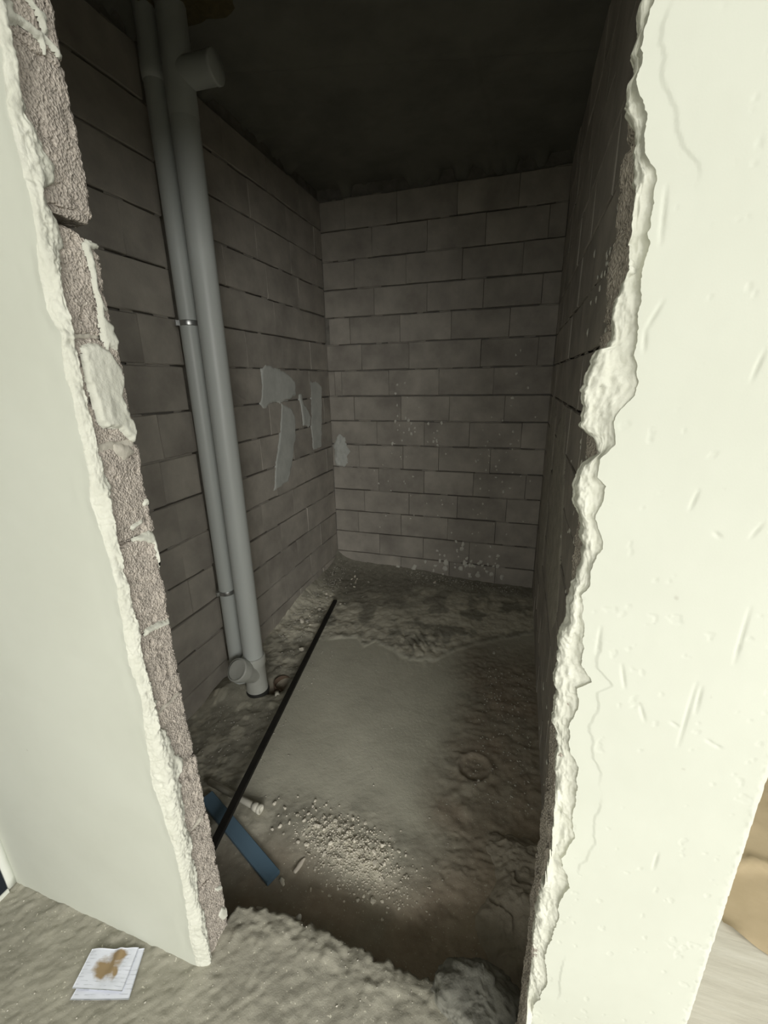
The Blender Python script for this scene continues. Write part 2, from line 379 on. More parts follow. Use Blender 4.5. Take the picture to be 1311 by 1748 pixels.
def floor_material():
    m = bpy.data.materials.new('dusty_screed')
    m.use_nodes = True
    N, K = nodes(m)
    b = N['Principled BSDF']
    b.inputs['Roughness'].default_value = .93
    b.inputs['Specular IOR Level'].default_value = .2
    tc = N.new('ShaderNodeTexCoord')
    def noise(s, det=5, vec=None):
        n = N.new('ShaderNodeTexNoise'); n.inputs['Scale'].default_value = s; n.inputs['Detail'].default_value = det
        n.inputs['Roughness'].default_value = .65
        K.new(vec or tc.outputs['Object'], n.inputs['Vector'])
        return n.outputs['Fac']
    def ramp(f, cols):
        r = N.new('ShaderNodeValToRGB'); e = r.color_ramp.elements
        while len(e) < len(cols): e.new(.5)
        for k, (p, c) in enumerate(cols): e[k].position = p; e[k].color = rgb(c)
        K.new(f, r.inputs['Fac'])
        return r.outputs['Color']
    def att(n):
        a = N.new('ShaderNodeAttribute'); a.attribute_name = n
        return a.outputs['Fac']
    def mix(f, a, c):
        x = N.new('ShaderNodeMix'); x.data_type = 'RGBA'
        K.new(f, x.inputs[0]); K.new(a, x.inputs[6]); K.new(c, x.inputs[7])
        return x.outputs[2]
    c = ramp(noise(7), [(.25, (.20, .192, .155)), (.5, (.25, .24, .197)), (.75, (.305, .293, .242))])  # base screed, toned down against the stronger light in the hall
    c = mix(att('smooth'), c, ramp(noise(5), [(.3, (.39, .38, .312)), (.7, (.455, .443, .365))]))  # smooth screed, colour lifted to make up for dim bathroom light
    c = mix(att('dust'), c, ramp(noise(30), [(.3, (.46, .44, .36)), (.7, (.58, .555, .46))]))  # pale dust, also lightened to offset the dim bathroom
    c = mix(att('brown'), c, ramp(noise(14), [(.3, (.235, .195, .15)), (.7, (.32, .275, .215))]))
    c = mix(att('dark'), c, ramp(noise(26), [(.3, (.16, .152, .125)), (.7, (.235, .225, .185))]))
    sp = N.new('ShaderNodeMapRange'); sp.inputs[1].default_value = .66; sp.inputs[2].default_value = .72
    K.new(noise(120, 2), sp.inputs[0])
    c = mix(sp.outputs[0], c, ramp(noise(4), [(.3, (.44, .42, .35)), (.7, (.5, .48, .4))]))
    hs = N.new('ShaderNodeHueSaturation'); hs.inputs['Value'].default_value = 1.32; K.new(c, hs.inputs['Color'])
    c = hs.outputs['Color']
    K.new(c, b.inputs['Base Color'])
    prev = None
    for s, stg, dist in ((14, .15, .010), (70, .35, .004), (260, .45, .002)):
        bp = N.new('ShaderNodeBump'); bp.inputs['Strength'].default_value = stg; bp.inputs['Distance'].default_value = dist
        K.new(noise(s, 4), bp.inputs['Height'])
        if prev: K.new(prev.outputs[0], bp.inputs['Normal'])
        prev = bp
    K.new(prev.outputs[0], b.inputs['Normal'])
    return m
M_floor = floor_material()

# ------------------------------------------------------------------ measures of the place (metres; bathroom floor z = 0)
XL, XR, YB, ZC = -1.55, 0.20, 3.406, 3.067      # bathroom walls and ceiling
YF, YK, YI = 0.575, 0.590, 0.690                # front wall: plaster face, block face, inner face
XJL, XJR, XP = -0.755, 0.099, 0.360             # door jambs, outer corner of the pier
HZ, LINTEL = 0.095, 2.36                        # hall floor level, underside of lintel
HY0, HX1, RY1 = -3.20, 3.20, 4.20               # hall and side room extents

def structure(name, V, F, mat, label, cat, smooth=False, attrs=None):
    o = part(name, V, F, mat, None, smooth, attrs)
    return tag(o, label, cat, kind='structure')

# ------------------------------------------------------------------ floor
EDGE = np.array([(-.90, .64), (-.775, .70), (-.757, .742), (-.694, .757), (-.574, .769), (-.48, .766), (-.333, .758), (-.202, .743), (-.12, .750), (-.03, .775), (.054, .775), (.11, .735), (.14, .64)])
BACKEDGE = np.array([(-1.6, 2.12), (-1.16, 2.30), (-.965, 2.364), (-.883, 2.282), (-.836, 2.364), (-.6, 2.234), (-.41, 2.257), (-.3, 2.40), (-.215, 2.472), (-.1, 2.56), (.2, 2.75)])
def bar_x(y): return -1.021 - .29*(y - .962)/1.808

def floor_fields(x, y):
    p = lambda s, z=0: P3(x*s, y*s, z)
    in_edge = np.interp(x, EDGE[:, 0], EDGE[:, 1]) + .016*fbm(P3(x*28, y*6, 3), 3, 3) + .008*fbm(P3(x*90, y*20, 1), 2, 8)
    t = sm(-.012, .040, y - in_edge)
    lip = np.exp(-((y - in_edge + .05)/.05)**2)
    hall = HZ + .003*fbm(p(9), 3, 11) + .0026*fbm(p(60), 3, 12) + lip*(.008*fbm(p(24), 4, 13) + .003 + .005*np.abs(fbm(p(75), 3, 15)))
    # trowel streaks in the hall screed beside the jamb
    hall = hall + .0022*fbm(P3((x + y)*16, (x - y)*75, 0), 3, 14)*sm(.72, .55, y)
    be = np.interp(x, BACKEDGE[:, 0], BACKEDGE[:, 1]) + .022*fbm(p(22), 3, 21)
    back = sm(-.006, .022, y - be)
    left = sm(.02, -.05, x - bar_x(y))
    right = sm(-.34, -.10, x + .07*fbm(p(5), 3, 22))*sm(2.75, 2.2, y)
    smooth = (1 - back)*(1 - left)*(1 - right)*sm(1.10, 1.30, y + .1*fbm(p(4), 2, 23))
    rub = np.exp(-(((x + .50 - .9*(1.08 - y))/.17)**2 + ((y - 1.06)/.085)**2))
    amp = .0035 + .0045*left + .004*right + .003*back - .0026*smooth
    b = .004*fbm(p(3), 2, 24) + amp*fbm(p(20), 4, 25) + amp*.35*fbm(p(85), 3, 26)
    b = b + right*.007*(np.abs(fbm(P3(x*11, y*26, 2), 3, 27)) - .12)
    b = b - .022*np.exp(-((y - .90)/.10)**2)*(1 + 1.2*sm(-.35, .05, x)) - .006*sm(1.15, .95, y)
    b = b + .008*back + back*.008*np.abs(fbm(p(16), 4, 28))*sm(2.75, 2.35, y)
    ploughed = np.exp(-(((x + .55)/.16)**2 + ((y - 2.42)/.16)**2))
    b = b + ploughed*(.018*fbm(P3((x + .5*y)*38, y*12, 0), 3, 29))
    b = b + .075*np.exp(-(x - XL)/.07)*sm(2.1, 2.8, y) + .018*np.exp(-(x - XL)/.10)
    b = b + (.055*sm(-.2, -1.0, x) + .022)*np.exp(-(YB - y)/.10)
    b = b + rub*(.012 + .008*fbm(p(60), 3, 30))
    b = b + .060*np.exp(-(((x + 1.48)/.09)**2 + ((y - 1.66)/.12)**2))
    pit = np.exp(-(((x + 1.262)/.055)**2 + ((y - 1.80)/.075)**2)**2)
    b = b - .05*pit
    rc = np.hypot(x + .083, y - 1.557)
    b = b - .010*sm(.074, .060, rc) + .005*np.exp(-((rc - .078)/.012)**2)
    dig = np.exp(-(((x + .62)/.10)**2 + ((y - 1.02)/.05)**2))
    b = b + .004*dig*fbm(p(70), 3, 31)
    h = hall*(1 - t) + b*t
    brown = np.clip(right*(.75 + .6*fbm(p(7), 3, 41)) + sm(1.12, .86, y)*sm(-1.2, -.8, x)*(.75 + .5*fbm(p(9), 3, 42)) + pit, 0, 1)*t
    brown = np.clip(brown + t*(1 - sm(.5, .98, t))*.9, 0, 1)*(1 - .7*rub)
    brown = np.maximum(brown, sm(.074, .062, rc)*.8)
    dust = np.clip(.85*back*(1 - sm(3.05, 3.35, y + .15*fbm(p(6), 3, 43)))*sm(.0, .10, y - be + .03*fbm(p(14), 3, 50))*sm(-.12, .2, fbm(p(8), 4, 44) + .22) + rub*(.75 + .8*fbm(p(40), 3, 45)) + .5*left*sm(.12, .3, fbm(p(12), 4, 46)) + .35*sm(.15, .32, fbm(p(10), 4, 47))*(1 - smooth), 0, 1)  # real dust, but its cover at the back is widened to brighten dim floor
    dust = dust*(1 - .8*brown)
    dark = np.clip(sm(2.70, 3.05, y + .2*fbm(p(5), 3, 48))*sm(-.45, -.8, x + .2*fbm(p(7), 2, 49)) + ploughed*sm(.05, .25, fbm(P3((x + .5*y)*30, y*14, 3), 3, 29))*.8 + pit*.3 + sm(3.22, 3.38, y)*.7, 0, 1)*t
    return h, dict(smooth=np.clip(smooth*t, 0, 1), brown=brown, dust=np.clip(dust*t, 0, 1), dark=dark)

def floor_h(x, y):
    return floor_fields(np.asarray(float(x)).reshape(1), np.asarray(float(y)).reshape(1))[0][0]

xs = np.arange(-1.70, .3701, .0065)
ys = np.concatenate([np.arange(.25, 1.25, .005), np.arange(1.25, 3.47, .009)])
GX, GY = np.meshgrid(xs, ys, indexing='xy')
H, AT = floor_fields(GX, GY)
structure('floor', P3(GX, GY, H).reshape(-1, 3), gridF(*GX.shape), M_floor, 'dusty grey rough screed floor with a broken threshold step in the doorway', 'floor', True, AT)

gx, gy = np.meshgrid(np.linspace(-1.7, HX1, 120), np.linspace(HY0, .25, 90), indexing='xy')
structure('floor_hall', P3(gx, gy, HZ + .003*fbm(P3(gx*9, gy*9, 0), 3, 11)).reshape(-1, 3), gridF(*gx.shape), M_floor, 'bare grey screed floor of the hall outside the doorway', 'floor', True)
gx, gy = np.meshgrid(np.linspace(.37, HX1, 60), np.linspace(.25, RY1, 80), indexing='xy')
structure('floor_room', P3(gx, gy, HZ + .002*fbm(P3(gx*6, gy*40, 0), 3, 61)).reshape(-1, 3), gridF(*gx.shape), M_roomfloor, 'pale screed floor of the lit side room beyond the plastered pier', 'floor', True)

# ------------------------------------------------------------------ block walls of the bathroom
BLOCKS = {}
def block_mesh(w, h, var, mat):
    """one concrete block, chipped edges; local: x along the wall, y into the wall, z up"""
    key = (round(w, 2), round(h, 2), var, mat.name)
    if key in BLOCKS: return BLOCKS[key]
    r = random.Random(int(key[0]*100)*91 + int(key[1]*100)*7 + var)
    w, h = key[0], key[1]
    pts = []
    nx = 6 if w > .2 else 3
    for i in range(nx): pts.append((-w/2 + w*i/nx, -h/2))
    for i in range(2): pts.append((w/2, -h/2 + h*i/2))
    for i in range(nx): pts.append((w/2 - w*i/nx, h/2))
    for i in range(2): pts.append((-w/2, h/2 - h*i/2))
    n = len(pts)
    V, F = [], []
    for x, z in pts:
        s = r.uniform(.003, .008)
        V.append((x - math.copysign(.0009, x) if abs(x) > w*.45 else x + r.uniform(-.01, .01), r.uniform(-.0012, .0012), z - math.copysign(s*.8, z) if abs(z) > h*.45 else z))
    for x, z in pts: V.append((x + r.uniform(-.0012, .0012), (.0022 if abs(x) > w*.45 and abs(z) < h*.45 else r.uniform(.003, .008)), z - math.copysign(r.uniform(-.0015, .0025), z) if abs(z) > h*.45 else z))
    for x, z in pts: V.append((x, .07, z))
    F.append(tuple(range(n)))
    for k in (0, 1):
        for i in range(n): F.append((k*n + i, (k+1)*n + i, (k+1)*n + (i+1) % n, k*n + (i+1) % n))
    me = mesh('block', V, F, mat, False)
    BLOCKS[key] = me
    return me

def block_wall(parent, rows, place, rz, seed, mat, vgap=.0022, hgap=.008, fill=.34):
    r = random.Random(seed)
    joints = []
    for z0, z1, br in rows:
        for a, b in zip(br[:-1], br[1:]):
            w, h = b - a - vgap, z1 - z0 - hgap*r.uniform(.45, 1.15)
            if w < .03: continue
            x, y, z = place((a + b)/2, (z0 + z1)/2, r.uniform(-.003, .003))
            link('block', block_mesh(w, h, r.randrange(3), mat), parent, (x, y, z), (r.uniform(-.006, .006), r.uniform(-.004, .004), rz + r.uniform(-.005, .005)),
                 (w/round(w, 2), 1, h/round(h, 2)))
        u = br[0]
        while u < br[-1]:                       # stretches of bed joint still full of mortar
            L = r.uniform(.03, .15)
            if r.random() < fill:
                joints.append((u, min(u + L, br[-1]), z1, r.uniform(-.001, .004)))
            u += L
    parts = []
    for a, b, z, d in joints:
        n = max(2, int((b - a)/.02))
        V = []
        for i in range(n + 1):
            u = a + (b - a)*i/n
            j = r.uniform(-.002, .002)
            V += [place(u, z - .005 + j, d + .006), place(u, z + j, d + r.uniform(-.001, .002)), place(u, z + .005 + j, d + .006)]
        parts.append((np.array(V), gridF(n + 1, 3)))
    V, F = merge(parts)
    part('mortar_joint', V, F, M_joint, parent)

ZB = [-.017 + .2*k for k in range(16)]          # bed joints of the back and right walls
BV = {0: [-.934, -.497, -.107], 1: [-1.132, -.731, -.331], 2: [-1.33, -.93, -.52, -.128], 3: [-1.264, -.858, -.445, -.052], 4: [-1.128, -.728, -.322, .08],
      5: [-1.3, -.91, -.61, -.199], 6: [-1.135, -.732, -.37, .02], 7: [-1.329, -.925, -.533, -.116], 8: [-1.495, -1.433, -1.024, -.62, -.208], 9: [-1.25, -.857, -.311, .088],
      10: [-1.52, -1.342, -.929, -.535, -.119], 11: [-1.134, -.72, -.312, .082], 12: [-1.29, -.88, -.468, -.058], 13: [-1.14, -.724, -.316, .09], 14: [-1.346, -.946, -.515, -.11]}
V, F = boxVF((XL - .2, YB + .026, -.12), (XR + .2, YB + .16, ZC + .1))
wall_back = structure('wall_back', V, F, M_mortar, 'bare grey concrete-block back wall speckled with white plaster splashes', 'wall')
block_wall(wall_back, [(ZB[k], ZB[k+1], [XL] + BV[k] + [XR]) for k in range(15)], lambda u, z, d: (u, YB + d, z), 0, 1, M_block)

ZL = [-.05, .15, .355, .555, .756, .957, 1.161, 1.372, 1.581, 1.788, 1.993, 2.199, 2.40, 2.60, 2.80, 2.99]
G0, G1 = 1.762, 2.06                            # open chase behind the pipes
V, F = merge([boxVF((XL - .17, .60, -.12), (XL - .026, G0 - .02, ZC + .1)), boxVF((XL - .17, G1 + .02, -.12), (XL - .026, YB + .1, ZC + .1)), boxVF((XL - .17, G0 - .02, -.12), (XL - .085, G1 + .02, ZC + .1))])
wall_left = structure('wall_left', V, F, M_mortar, 'bare grey concrete-block wall behind the grey drain pipes', 'wall')
LV = {0: [1.2], 1: [1.36], 2: [1.15], 3: [1.562], 4: [1.553], 5: [1.568], 6: [1.514], 7: [1.548], 8: [1.2], 9: [1.532], 10: [1.3], 11: [1.533], 12: [1.35], 13: [1.15], 14: [1.36]}
LW = {7: [2.461, 2.87, 3.28], 8: [2.407, 2.64, 3.05], 9: [2.28, 2.69, 3.1], 10: [2.623, 3.03], 11: [2.159, 2.57, 2.98], 12: [2.491, 2.9, 3.3], 6: [2.324, 2.73, 3.14]}
rows = []
for k in range(15):
    vs_ = LV[k]
    rows.append((ZL[k], ZL[k+1], [.66] + ([.83] if vs_[0] < 1.25 else []) + ([1.13] if vs_[0] > 1.45 else []) + vs_ + [G0 + random.uniform(-.012, .012)]))
    rows.append((ZL[k], ZL[k+1], [G1] + LW.get(k, [2.26 + .2*(k % 2), 2.67 + .2*(k % 2), 3.08 + .2*(k % 2)]) + [YB]))
block_wall(wall_left, rows, lambda u, z, d: (XL - d, u, z), math.pi/2, 2, M_block)

V, F = boxVF((XR + .026, .60, -.12), (XP - .015, RY1, ZC + .1))
wall_right = structure('wall_right', V, F, M_mortar, 'shadowed concrete-block wall smeared with mortar behind the right jamb', 'wall')
block_wall(wall_right, [(ZB[k], ZB[k+1], [YI + .004] + [y for y in np.arange(.92 + .2*(k % 2), YB - .1, .41)] + [YB]) for k in range(15)], lambda u, z, d: (XR + d, u, z), -math.pi/2, 3, M_block, fill=.4)

# smears and splashes on those walls
for i, pl in enumerate(WALL_LEFT_PATCHES):
    V, F = patchVF(pl, lambda a, b, h: P3(XL + h, a, b), (.006, .006, .010, .0035)[i], .007, .012, .012, 70 + i, .12, 25)
    part('mortar_patch', V, F, M_skim, wall_left)
V, F = patchVF(WALL_BACK_DAB, lambda a, b, h: P3(a, YB - h, b), .012, .005, .02, .012, 81, .5, 40)
part('mortar_patch', V, F, M_skim, wall_back)
for i, (pl, th) in enumerate((([(1.75, 1.02), (1.62, .80), (1.80, .62), (2.35, .70), (2.55, 1.10), (2.45, 1.48), (2.15, 1.60), (1.95, 1.35)], .006),
                              ([(1.0, 1.62), (1.15, 1.70), (1.33, 1.60), (1.36, 1.2), (1.18, 1.05), (1.02, 1.2)], .006),
                              ([(2.6, .5), (2.7, 1.5), (3.1, 1.6), (3.2, .8), (2.95, .4)], .004))):
    V, F = patchVF(pl, lambda a, b, h: P3(XR - h, a, b), th, .010, .03, .03, 90 + i, .3, 25)
    part('mortar_patch', V, F, M_mortar_pale, wall_right)

def splashes(pts, to3d, seed):
    r = random.Random(seed)
    parts = []
    for a, b, s in pts:
        n = 7
        V = [to3d(a, b, s*.22)]
        ph, st = r.uniform(0, 6), r.uniform(.9, 1.5)
        for ring, q in ((.65, .16), (1.0, -.002)):
            for i in range(n):
                t = ph + i*2*math.pi/n
                rr = s*ring*r.uniform(.45, 1.3)
                V.append(to3d(a + rr*math.cos(t), b + rr*st*math.sin(t), s*q if ring < 1 else -.0015))
        F = []
        for i in range(n):
            j = (i + 1) % n
            F.append((0, 1 + i, 1 + j, 0))
            F.append((1 + i, 1 + n + i, 1 + n + j, 1 + j))
        parts.append((np.array(V), [f if f[3] != f[0] else (f[0], f[1], f[2], f[2]) for f in F]))
    Vs, Fs, n = [], [], 0
    for V, F in parts:
        Vs.append(V)
        for f in F: Fs.append(tuple(k + n for k in (f if f[2] != f[3] else f[:3])))
        n += len(V)
    return np.concatenate(Vs), Fs

sp = []
r = random.Random(5)
def cluster(n, cx, cz, sx, sz, s0, s1):
    for _ in range(n): sp.append((min(max(r.gauss(cx, sx), XL + .05), XR - .03), max(r.gauss(cz, sz), .04), r.uniform(s0, s1)))
cluster(22, -.93, 1.36, .06, .14, .006, .013)
cluster(10, -.66, 1.25, .05, .12, .006, .013)
cluster(9, -1.05, .95, .06, .16, .005, .010)
cluster(10, -.80, .72, .09, .12, .005, .010)
cluster(34, -.14, 1.05, .10, .16, .005, .011)
cluster(7, -.02, 1.5, .06, .14, .006, .012)
cluster(30, -.38, .26, .18, .09, .008, .017)
cluster(20, -.55, .12, .28, .05, .010, .026)
cluster(8, -.10, .17, .07, .06, .010, .022)
cluster(14, -.25, .55, .15, .12, .005, .010)
V, F = splashes(sp, lambda a, b, h: (a, YB - .003 - h, b), 6)
o = part('plaster_splashes', V, F, M_splash, wall_back)
o['kind'] = 'stuff'
sp = []
def cluster2(n, cy, cz, sy, sz, s0, s1):
    for _ in range(n): sp.append((min(max(r.gauss(cy, sy), .75), YB - .05), max(r.gauss(cz, sz), .04), r.uniform(s0, s1)))
cluster2(22, 1.45, 1.95, .2, .16, .005, .011)
cluster2(26, 1.4, 1.45, .25, .2, .005, .012)
cluster2(30, 1.25, .35, .3, .2, .006, .013)
V, F = splashes(sp, lambda a, b, h: (XR - .003 - h, a, b), 8)
o = part('plaster_splashes', V, F, M_splash, wall_right)
o['kind'] = 'stuff'

# ------------------------------------------------------------------ ceiling
gx, gy = np.meshgrid(np.linspace(XL - .1, XR + .12, 120), np.linspace(YI - .09, YB + .1, 200), indexing='xy')
cz = ZC + .004*fbm(P3(gx*3, gy*3, 0), 3, 51) + .002*fbm(P3(gx*30, gy*30, 0), 2, 52)
cz = cz - .010*np.exp(-((gy - 2.35 - .25*(gx + .5))/.010)**2) - .010*np.exp(-((gx + .32 - .05*(gy - 2.3))/.010)**2)*(gy > 2.3)
cz = cz - .045*np.exp(-(YB - gy)/.05)*sm(-.3, .4, fbm(P3(gx*12, 0, 0), 3, 53)) - .04*np.exp(-(gx - XL)/.05)*sm(-.3, .4, fbm(P3(0, gy*10, 0), 3, 54))
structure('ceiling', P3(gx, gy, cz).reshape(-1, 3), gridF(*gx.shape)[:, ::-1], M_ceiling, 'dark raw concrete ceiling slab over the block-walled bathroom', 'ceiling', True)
ceil = bpy.data.objects['ceiling']
V, F = boxVF((XL - .17, YK, ZC + .02), (XP, YB + .16, ZC + .14))
part('slab', V, F, M_ceiling, ceil, False)

# ------------------------------------------------------------------ front wall left of the door
V, F = boxVF((XL - .17, YK, 0.0), (XJL - .07, YI, ZC + .05))
wall_fl = structure('wall_front_left', V, F, M_mortar, 'white plastered wall left of the doorway with a broken edge showing grey blocks', 'wall')
JL = [.02, .165, .36, .56, .765, .97, 1.185, 1.395, 1.59, 1.79, 1.987, 2.207, 2.41]
for i, (a, b) in enumerate(zip(JL[:-1], JL[1:])):
    dx = random.uniform(-.003, .003); dy = random.uniform(-.003, .003)
    chip = None
    if i == 9:                                   # block with its top back corner knocked off
        def chip(V):
            c = sm(.635, .70, V[:, 1])*sm(1.90, 1.985, V[:, 2])
            V = V.copy(); V[:, 2] -= c*.040; V[:, 1] -= sm(1.93, 1.985, V[:, 2])*sm(.66, .69, V[:, 1])*.02
            return V
    V, F = roughbox((XJL - .08, YK - .001, a + .003), (XJL + dx, YI + dy, b - (.003 if i != 9 else .022)), .003, .005, .0024, 210, 100 + i, .0022, chip, .0045)
    part('block', V, F, M_jamb, wall_fl)
for i, z in enumerate(JL[1:-1]):
    w = .004 + .005*random.random()
    V, F = roughbox((XJL - .12, YK + .002, z - w), (XJL - random.uniform(.0, .004), YI - random.uniform(.002, .012), z + w), .004, .004, .0025, 120, 130 + i, .004)
    part('mortar_bed', V, F, M_mortar_pale if i in (2, 8, 7, 4) else M_jamb, wall_fl)
for i, pl in enumerate(JAMB_PATCHES):
    th = .009 if i == 0 else .005
    V, F = patchVF(pl, lambda a, b, h: P3(XJL + .002 + h, np.minimum(a, YI - .004), b), th, .0022, .006, .004, 140 + i, .25, 38)
    if len(F): part('plaster_patch', V, F, M_plaster_raw, wall_fl)
V, F = patchVF([(.632, 1.598), (.668, 1.590), (.676, 1.572), (.655, 1.560), (.628, 1.575)], lambda a, b, h: P3(XJL + .001 + h, a, b), .006, .003, .01, .005, 160, .3, 60)
part('mortar_patch', V, F, M_mortar_pale, wall_fl)

def curve(z, tab):
    t = np.array(tab)
    return np.interp(z, t[:, 0], t[:, 1])

def resample(pts, n):
    """pts: list of (x array, y array) along a cross-section -> (rows, n, 2)"""
    P = np.stack([np.stack(p, -1) for p in pts], 1)
    t = np.linspace(0, len(pts) - 1, n)
    i = np.minimum(t.astype(int), len(pts) - 2)
    f = (t - i)[None, :, None]
    # Catmull-Rom through the points
    pad = np.concatenate([2*P[:, :1] - P[:, 1:2], P, 2*P[:, -1:] - P[:, -2:-1]], 1)
    a, b, c, d = pad[:, i], pad[:, i+1], pad[:, i+2], pad[:, i+3]
    return .5*((2*b) + (c - a)*f + (2*a - 5*b + 4*c - d)*f*f + (3*b - 3*c + d - a)*f**3)

zr = np.arange(.045, LINTEL + .001, .002)
xf = curve(zr, LEFT_FACE) + .0035*fbm(P3(zr*70, 0, 0), 4, 201)
ysp = curve(zr, LEFT_SPILL) + .005*fbm(P3(zr*90, 0, 0), 4, 202)
one = np.ones_like(zr)
NF, NE = 34, 44
fr = np.concatenate([np.linspace(0, 1, 15)[:-1], np.linspace(0, 1, 20)])
fx = np.concatenate([np.linspace(0, 1, 15)[:-1][None]*((xf - .06) + 1.53)[:, None] - 1.53, (xf - .06)[:, None] + np.linspace(0, 1, 20)[None]*.06], 1)
fz = zr[:, None]*np.ones(fx.shape)
fy = YF + .0012*fbm(P3(fx*5, fz*4, 0), 2, 203) + .0004*fbm(P3(fx*40, fz*18, 0), 2, 204)
fy = fy - .0018*np.exp(-((xf[:, None] - fx)/.010)**2)*np.clip(.4 + fbm(P3(fx*20, fz*16, 0), 3, 205), 0, 1.5)
xc = np.maximum(xf, XJL + .001)
E2 = resample([(xf, YF + 0*one), (xf + .45*(xc + .006 - xf) + .002, YF + .006*one), (xc + .006, YK + .000*one), (XJL + .007*one, np.maximum(.5*(YK + ysp), YK + .004)), (XJL + .003*one, ysp), (XJL - .006*one, ysp + .003)], NE)
ex, ey = E2[..., 0], E2[..., 1]
ez = zr[:, None]*np.ones(ex.shape)
s = np.linspace(0, 1, NE)[None]
win = np.sin(np.clip(s*1.05, 0, 1)*math.pi)**.6
ridg = 1 - 2*np.abs(fbm(P3(ex*26 + ey*60, ez*34 - ey*30, 1), 4, 206))
crumb = np.abs(fbm(P3(ex*130, ey*130, ez*110), 3, 209))
fold = 1 - 2*np.abs(fbm(P3(ex*20 + ey*90, ez*60 + ey*40, 1), 3, 210))
bump = win*(.0060*fbm(P3(ex*40, ey*55, 0) + P3(0, 0, ez*26), 4, 207) + .0026*ridg + .0030*fold*(fbm(P3(ez*9, 0*ez, 0*ez), 2, 223) > -.1) - .0040*crumb)
nx = sm(.1, .5, s); ny = -(1 - nx)
ex2, ey2 = ex + bump*nx, ey + bump*ny*1.0
ez2 = ez + win*.004*fbm(P3(ex*50, ey*50, ez*40), 3, 208)
X = np.concatenate([fx, ex2[:, 1:]], 1); Y = np.concatenate([fy, ey2[:, 1:]], 1); Z = np.concatenate([fz, ez2[:, 1:]], 1)
pc = part('plaster_coat', P3(X, Y, Z)[:, :NF].reshape(-1, 3), gridF(len(zr), NF), M_plaster, wall_fl)
part('plaster_edge', P3(X, Y, Z)[:, NF-1:].reshape(-1, 3), gridF(len(zr), X.shape[1] - NF + 1), M_plaster_raw, wall_fl)

# ------------------------------------------------------------------ pier right of the door
V, F = boxVF((XJR + .075, YK, 0.0), (XP - .012, YI + .01, ZC + .05))
wall_fr = structure('wall_front_right', V, F, M_mortar, 'white plastered pier right of the doorway with a ragged broken plaster edge', 'wall')
JR = [.02, .183, .383, .583, .783, .983, 1.183, 1.383, 1.583, 1.765, 1.965, 2.165, 2.36]
for i, (a, b) in enumerate(zip(JR[:-1], JR[1:])):
    V, F = roughbox((XJR + random.uniform(-.002, .003), YK - .001, a + .006), (XJR + .085, YI + random.uniform(-.002, .004), b - .006), .004, .005, .0026, 170, 300 + i, .003, None, .005)
    part('block', V, F, M_jamb, wall_fr)
for i, z in enumerate(JR[1:-1]):
    V, F = roughbox((XJR + random.uniform(.003, .008), YK + .002, z - .009), (XJR + .08, YI - random.uniform(.003, .012), z + .009), .006, .005, .0025, 120, 330 + i, .004)
    part('mortar_bed', V, F, M_jamb, wall_fr)
xf = curve(zr, RIGHT_FACE) + .0040*fbm(P3(zr*60, 0, 0), 5, 211, .6)
rho = curve(zr, RIGHT_RIM) + .007*fbm(P3(zr*70, 0, 0), 5, 212, .6)
yb = np.where(rho > XJR/.590, XJR/np.maximum(rho, .1), .590)
xb = rho*yb
xf = np.maximum(xf, xb + .004)
NC, NX, NE = 18, 130, 56
# outer side, rounded outer corner, face
side = [(XP*one, 4.1*one), (XP*one, 2.0*one), (XP*one, .75*one), (XP*one, .62*one)]
cx_ = [(XP - .010 + .010*math.cos(t), YF + .010 - .010*math.sin(t)) for t in np.linspace(0, math.pi/2, NC - 4)]
sx = np.stack([p[0] for p in side] + [c[0]*one for c in cx_], 1)
sy = np.stack([p[1] for p in side] + [c[1]*one for c in cx_], 1)
fx = (XP - .010) + np.linspace(0, 1, NX)[None]*(xf - XP + .010)[:, None]
fy = YF*np.ones(fx.shape)
X = np.concatenate([sx, fx[:, 1:]], 1); Y = np.concatenate([sy, fy[:, 1:]], 1); Z = zr[:, None]*np.ones(X.shape)
d = .0006*fbm(P3(X*4, Z*3, 0), 2, 213) + .0001*fbm(P3(X*60, Z*30, 0), 2, 214)
d = d + .0022*np.exp(-((X - XP + .004)/.007)**2)*fbm(P3(X*150, Y*150, Z*110), 3, 215)*(Y < .6)
for x0, z0, x1, z1 in PIER_SCRATCHES:            # gouges left by tools
    e = np.array([x1 - x0, z1 - z0]); L2 = e @ e + 1e-9
    t = np.clip(((X - x0)*e[0] + (Z - z0)*e[1])/L2, 0, 1)
    dist = np.hypot(X - x0 - t*e[0], Z - z0 - t*e[1])
    d = d + .0016*np.exp(-(dist/.0019)**2)*(Y < YF + .003)*(.3 + .9*np.sin(math.pi*t))
pits = fbm(P3(X*60, Z*60, 4), 3, 216)
d = d + .0006*sm(.54, .60, pits)
# thin second skin of plaster peeling near the broken edge
peel = xf[:, None] + .030 + .022*fbm(P3(Z*7, 0*Z, 0*Z), 3, 217)
d = d + .0012*sm(.0, -.002, X - peel)*(Y < YF + .003)*sm(-.1, .1, fbm(P3(Z*4, 0*Z, 0*Z), 2, 226))
Y = Y + d*(Y < .6)
V = P3(X, Y, Z)
lay = .5 + .5*fbm(P3(zr*9, 0, 0), 3, 218)
E2 = resample([(xf, Y[:, -1]), (xf - .0012, Y[:, -1] + .0045), (.66*xf + .34*xb, .5815*one + .004*lay), (.33*xf + .67*xb, .5825*one), (.06*xf + .94*xb, .5*(.582 + yb)), (xb, yb + .003), (xb + .002, yb + .012), (XJR + .012*one, yb + .030)], NE)
ex, ey = E2[..., 0], E2[..., 1]
ez = zr[:, None]*np.ones(ex.shape)
s = np.linspace(0, 1, NE)[None]
win = np.sin(np.clip(s, 0, 1)*math.pi)**.7
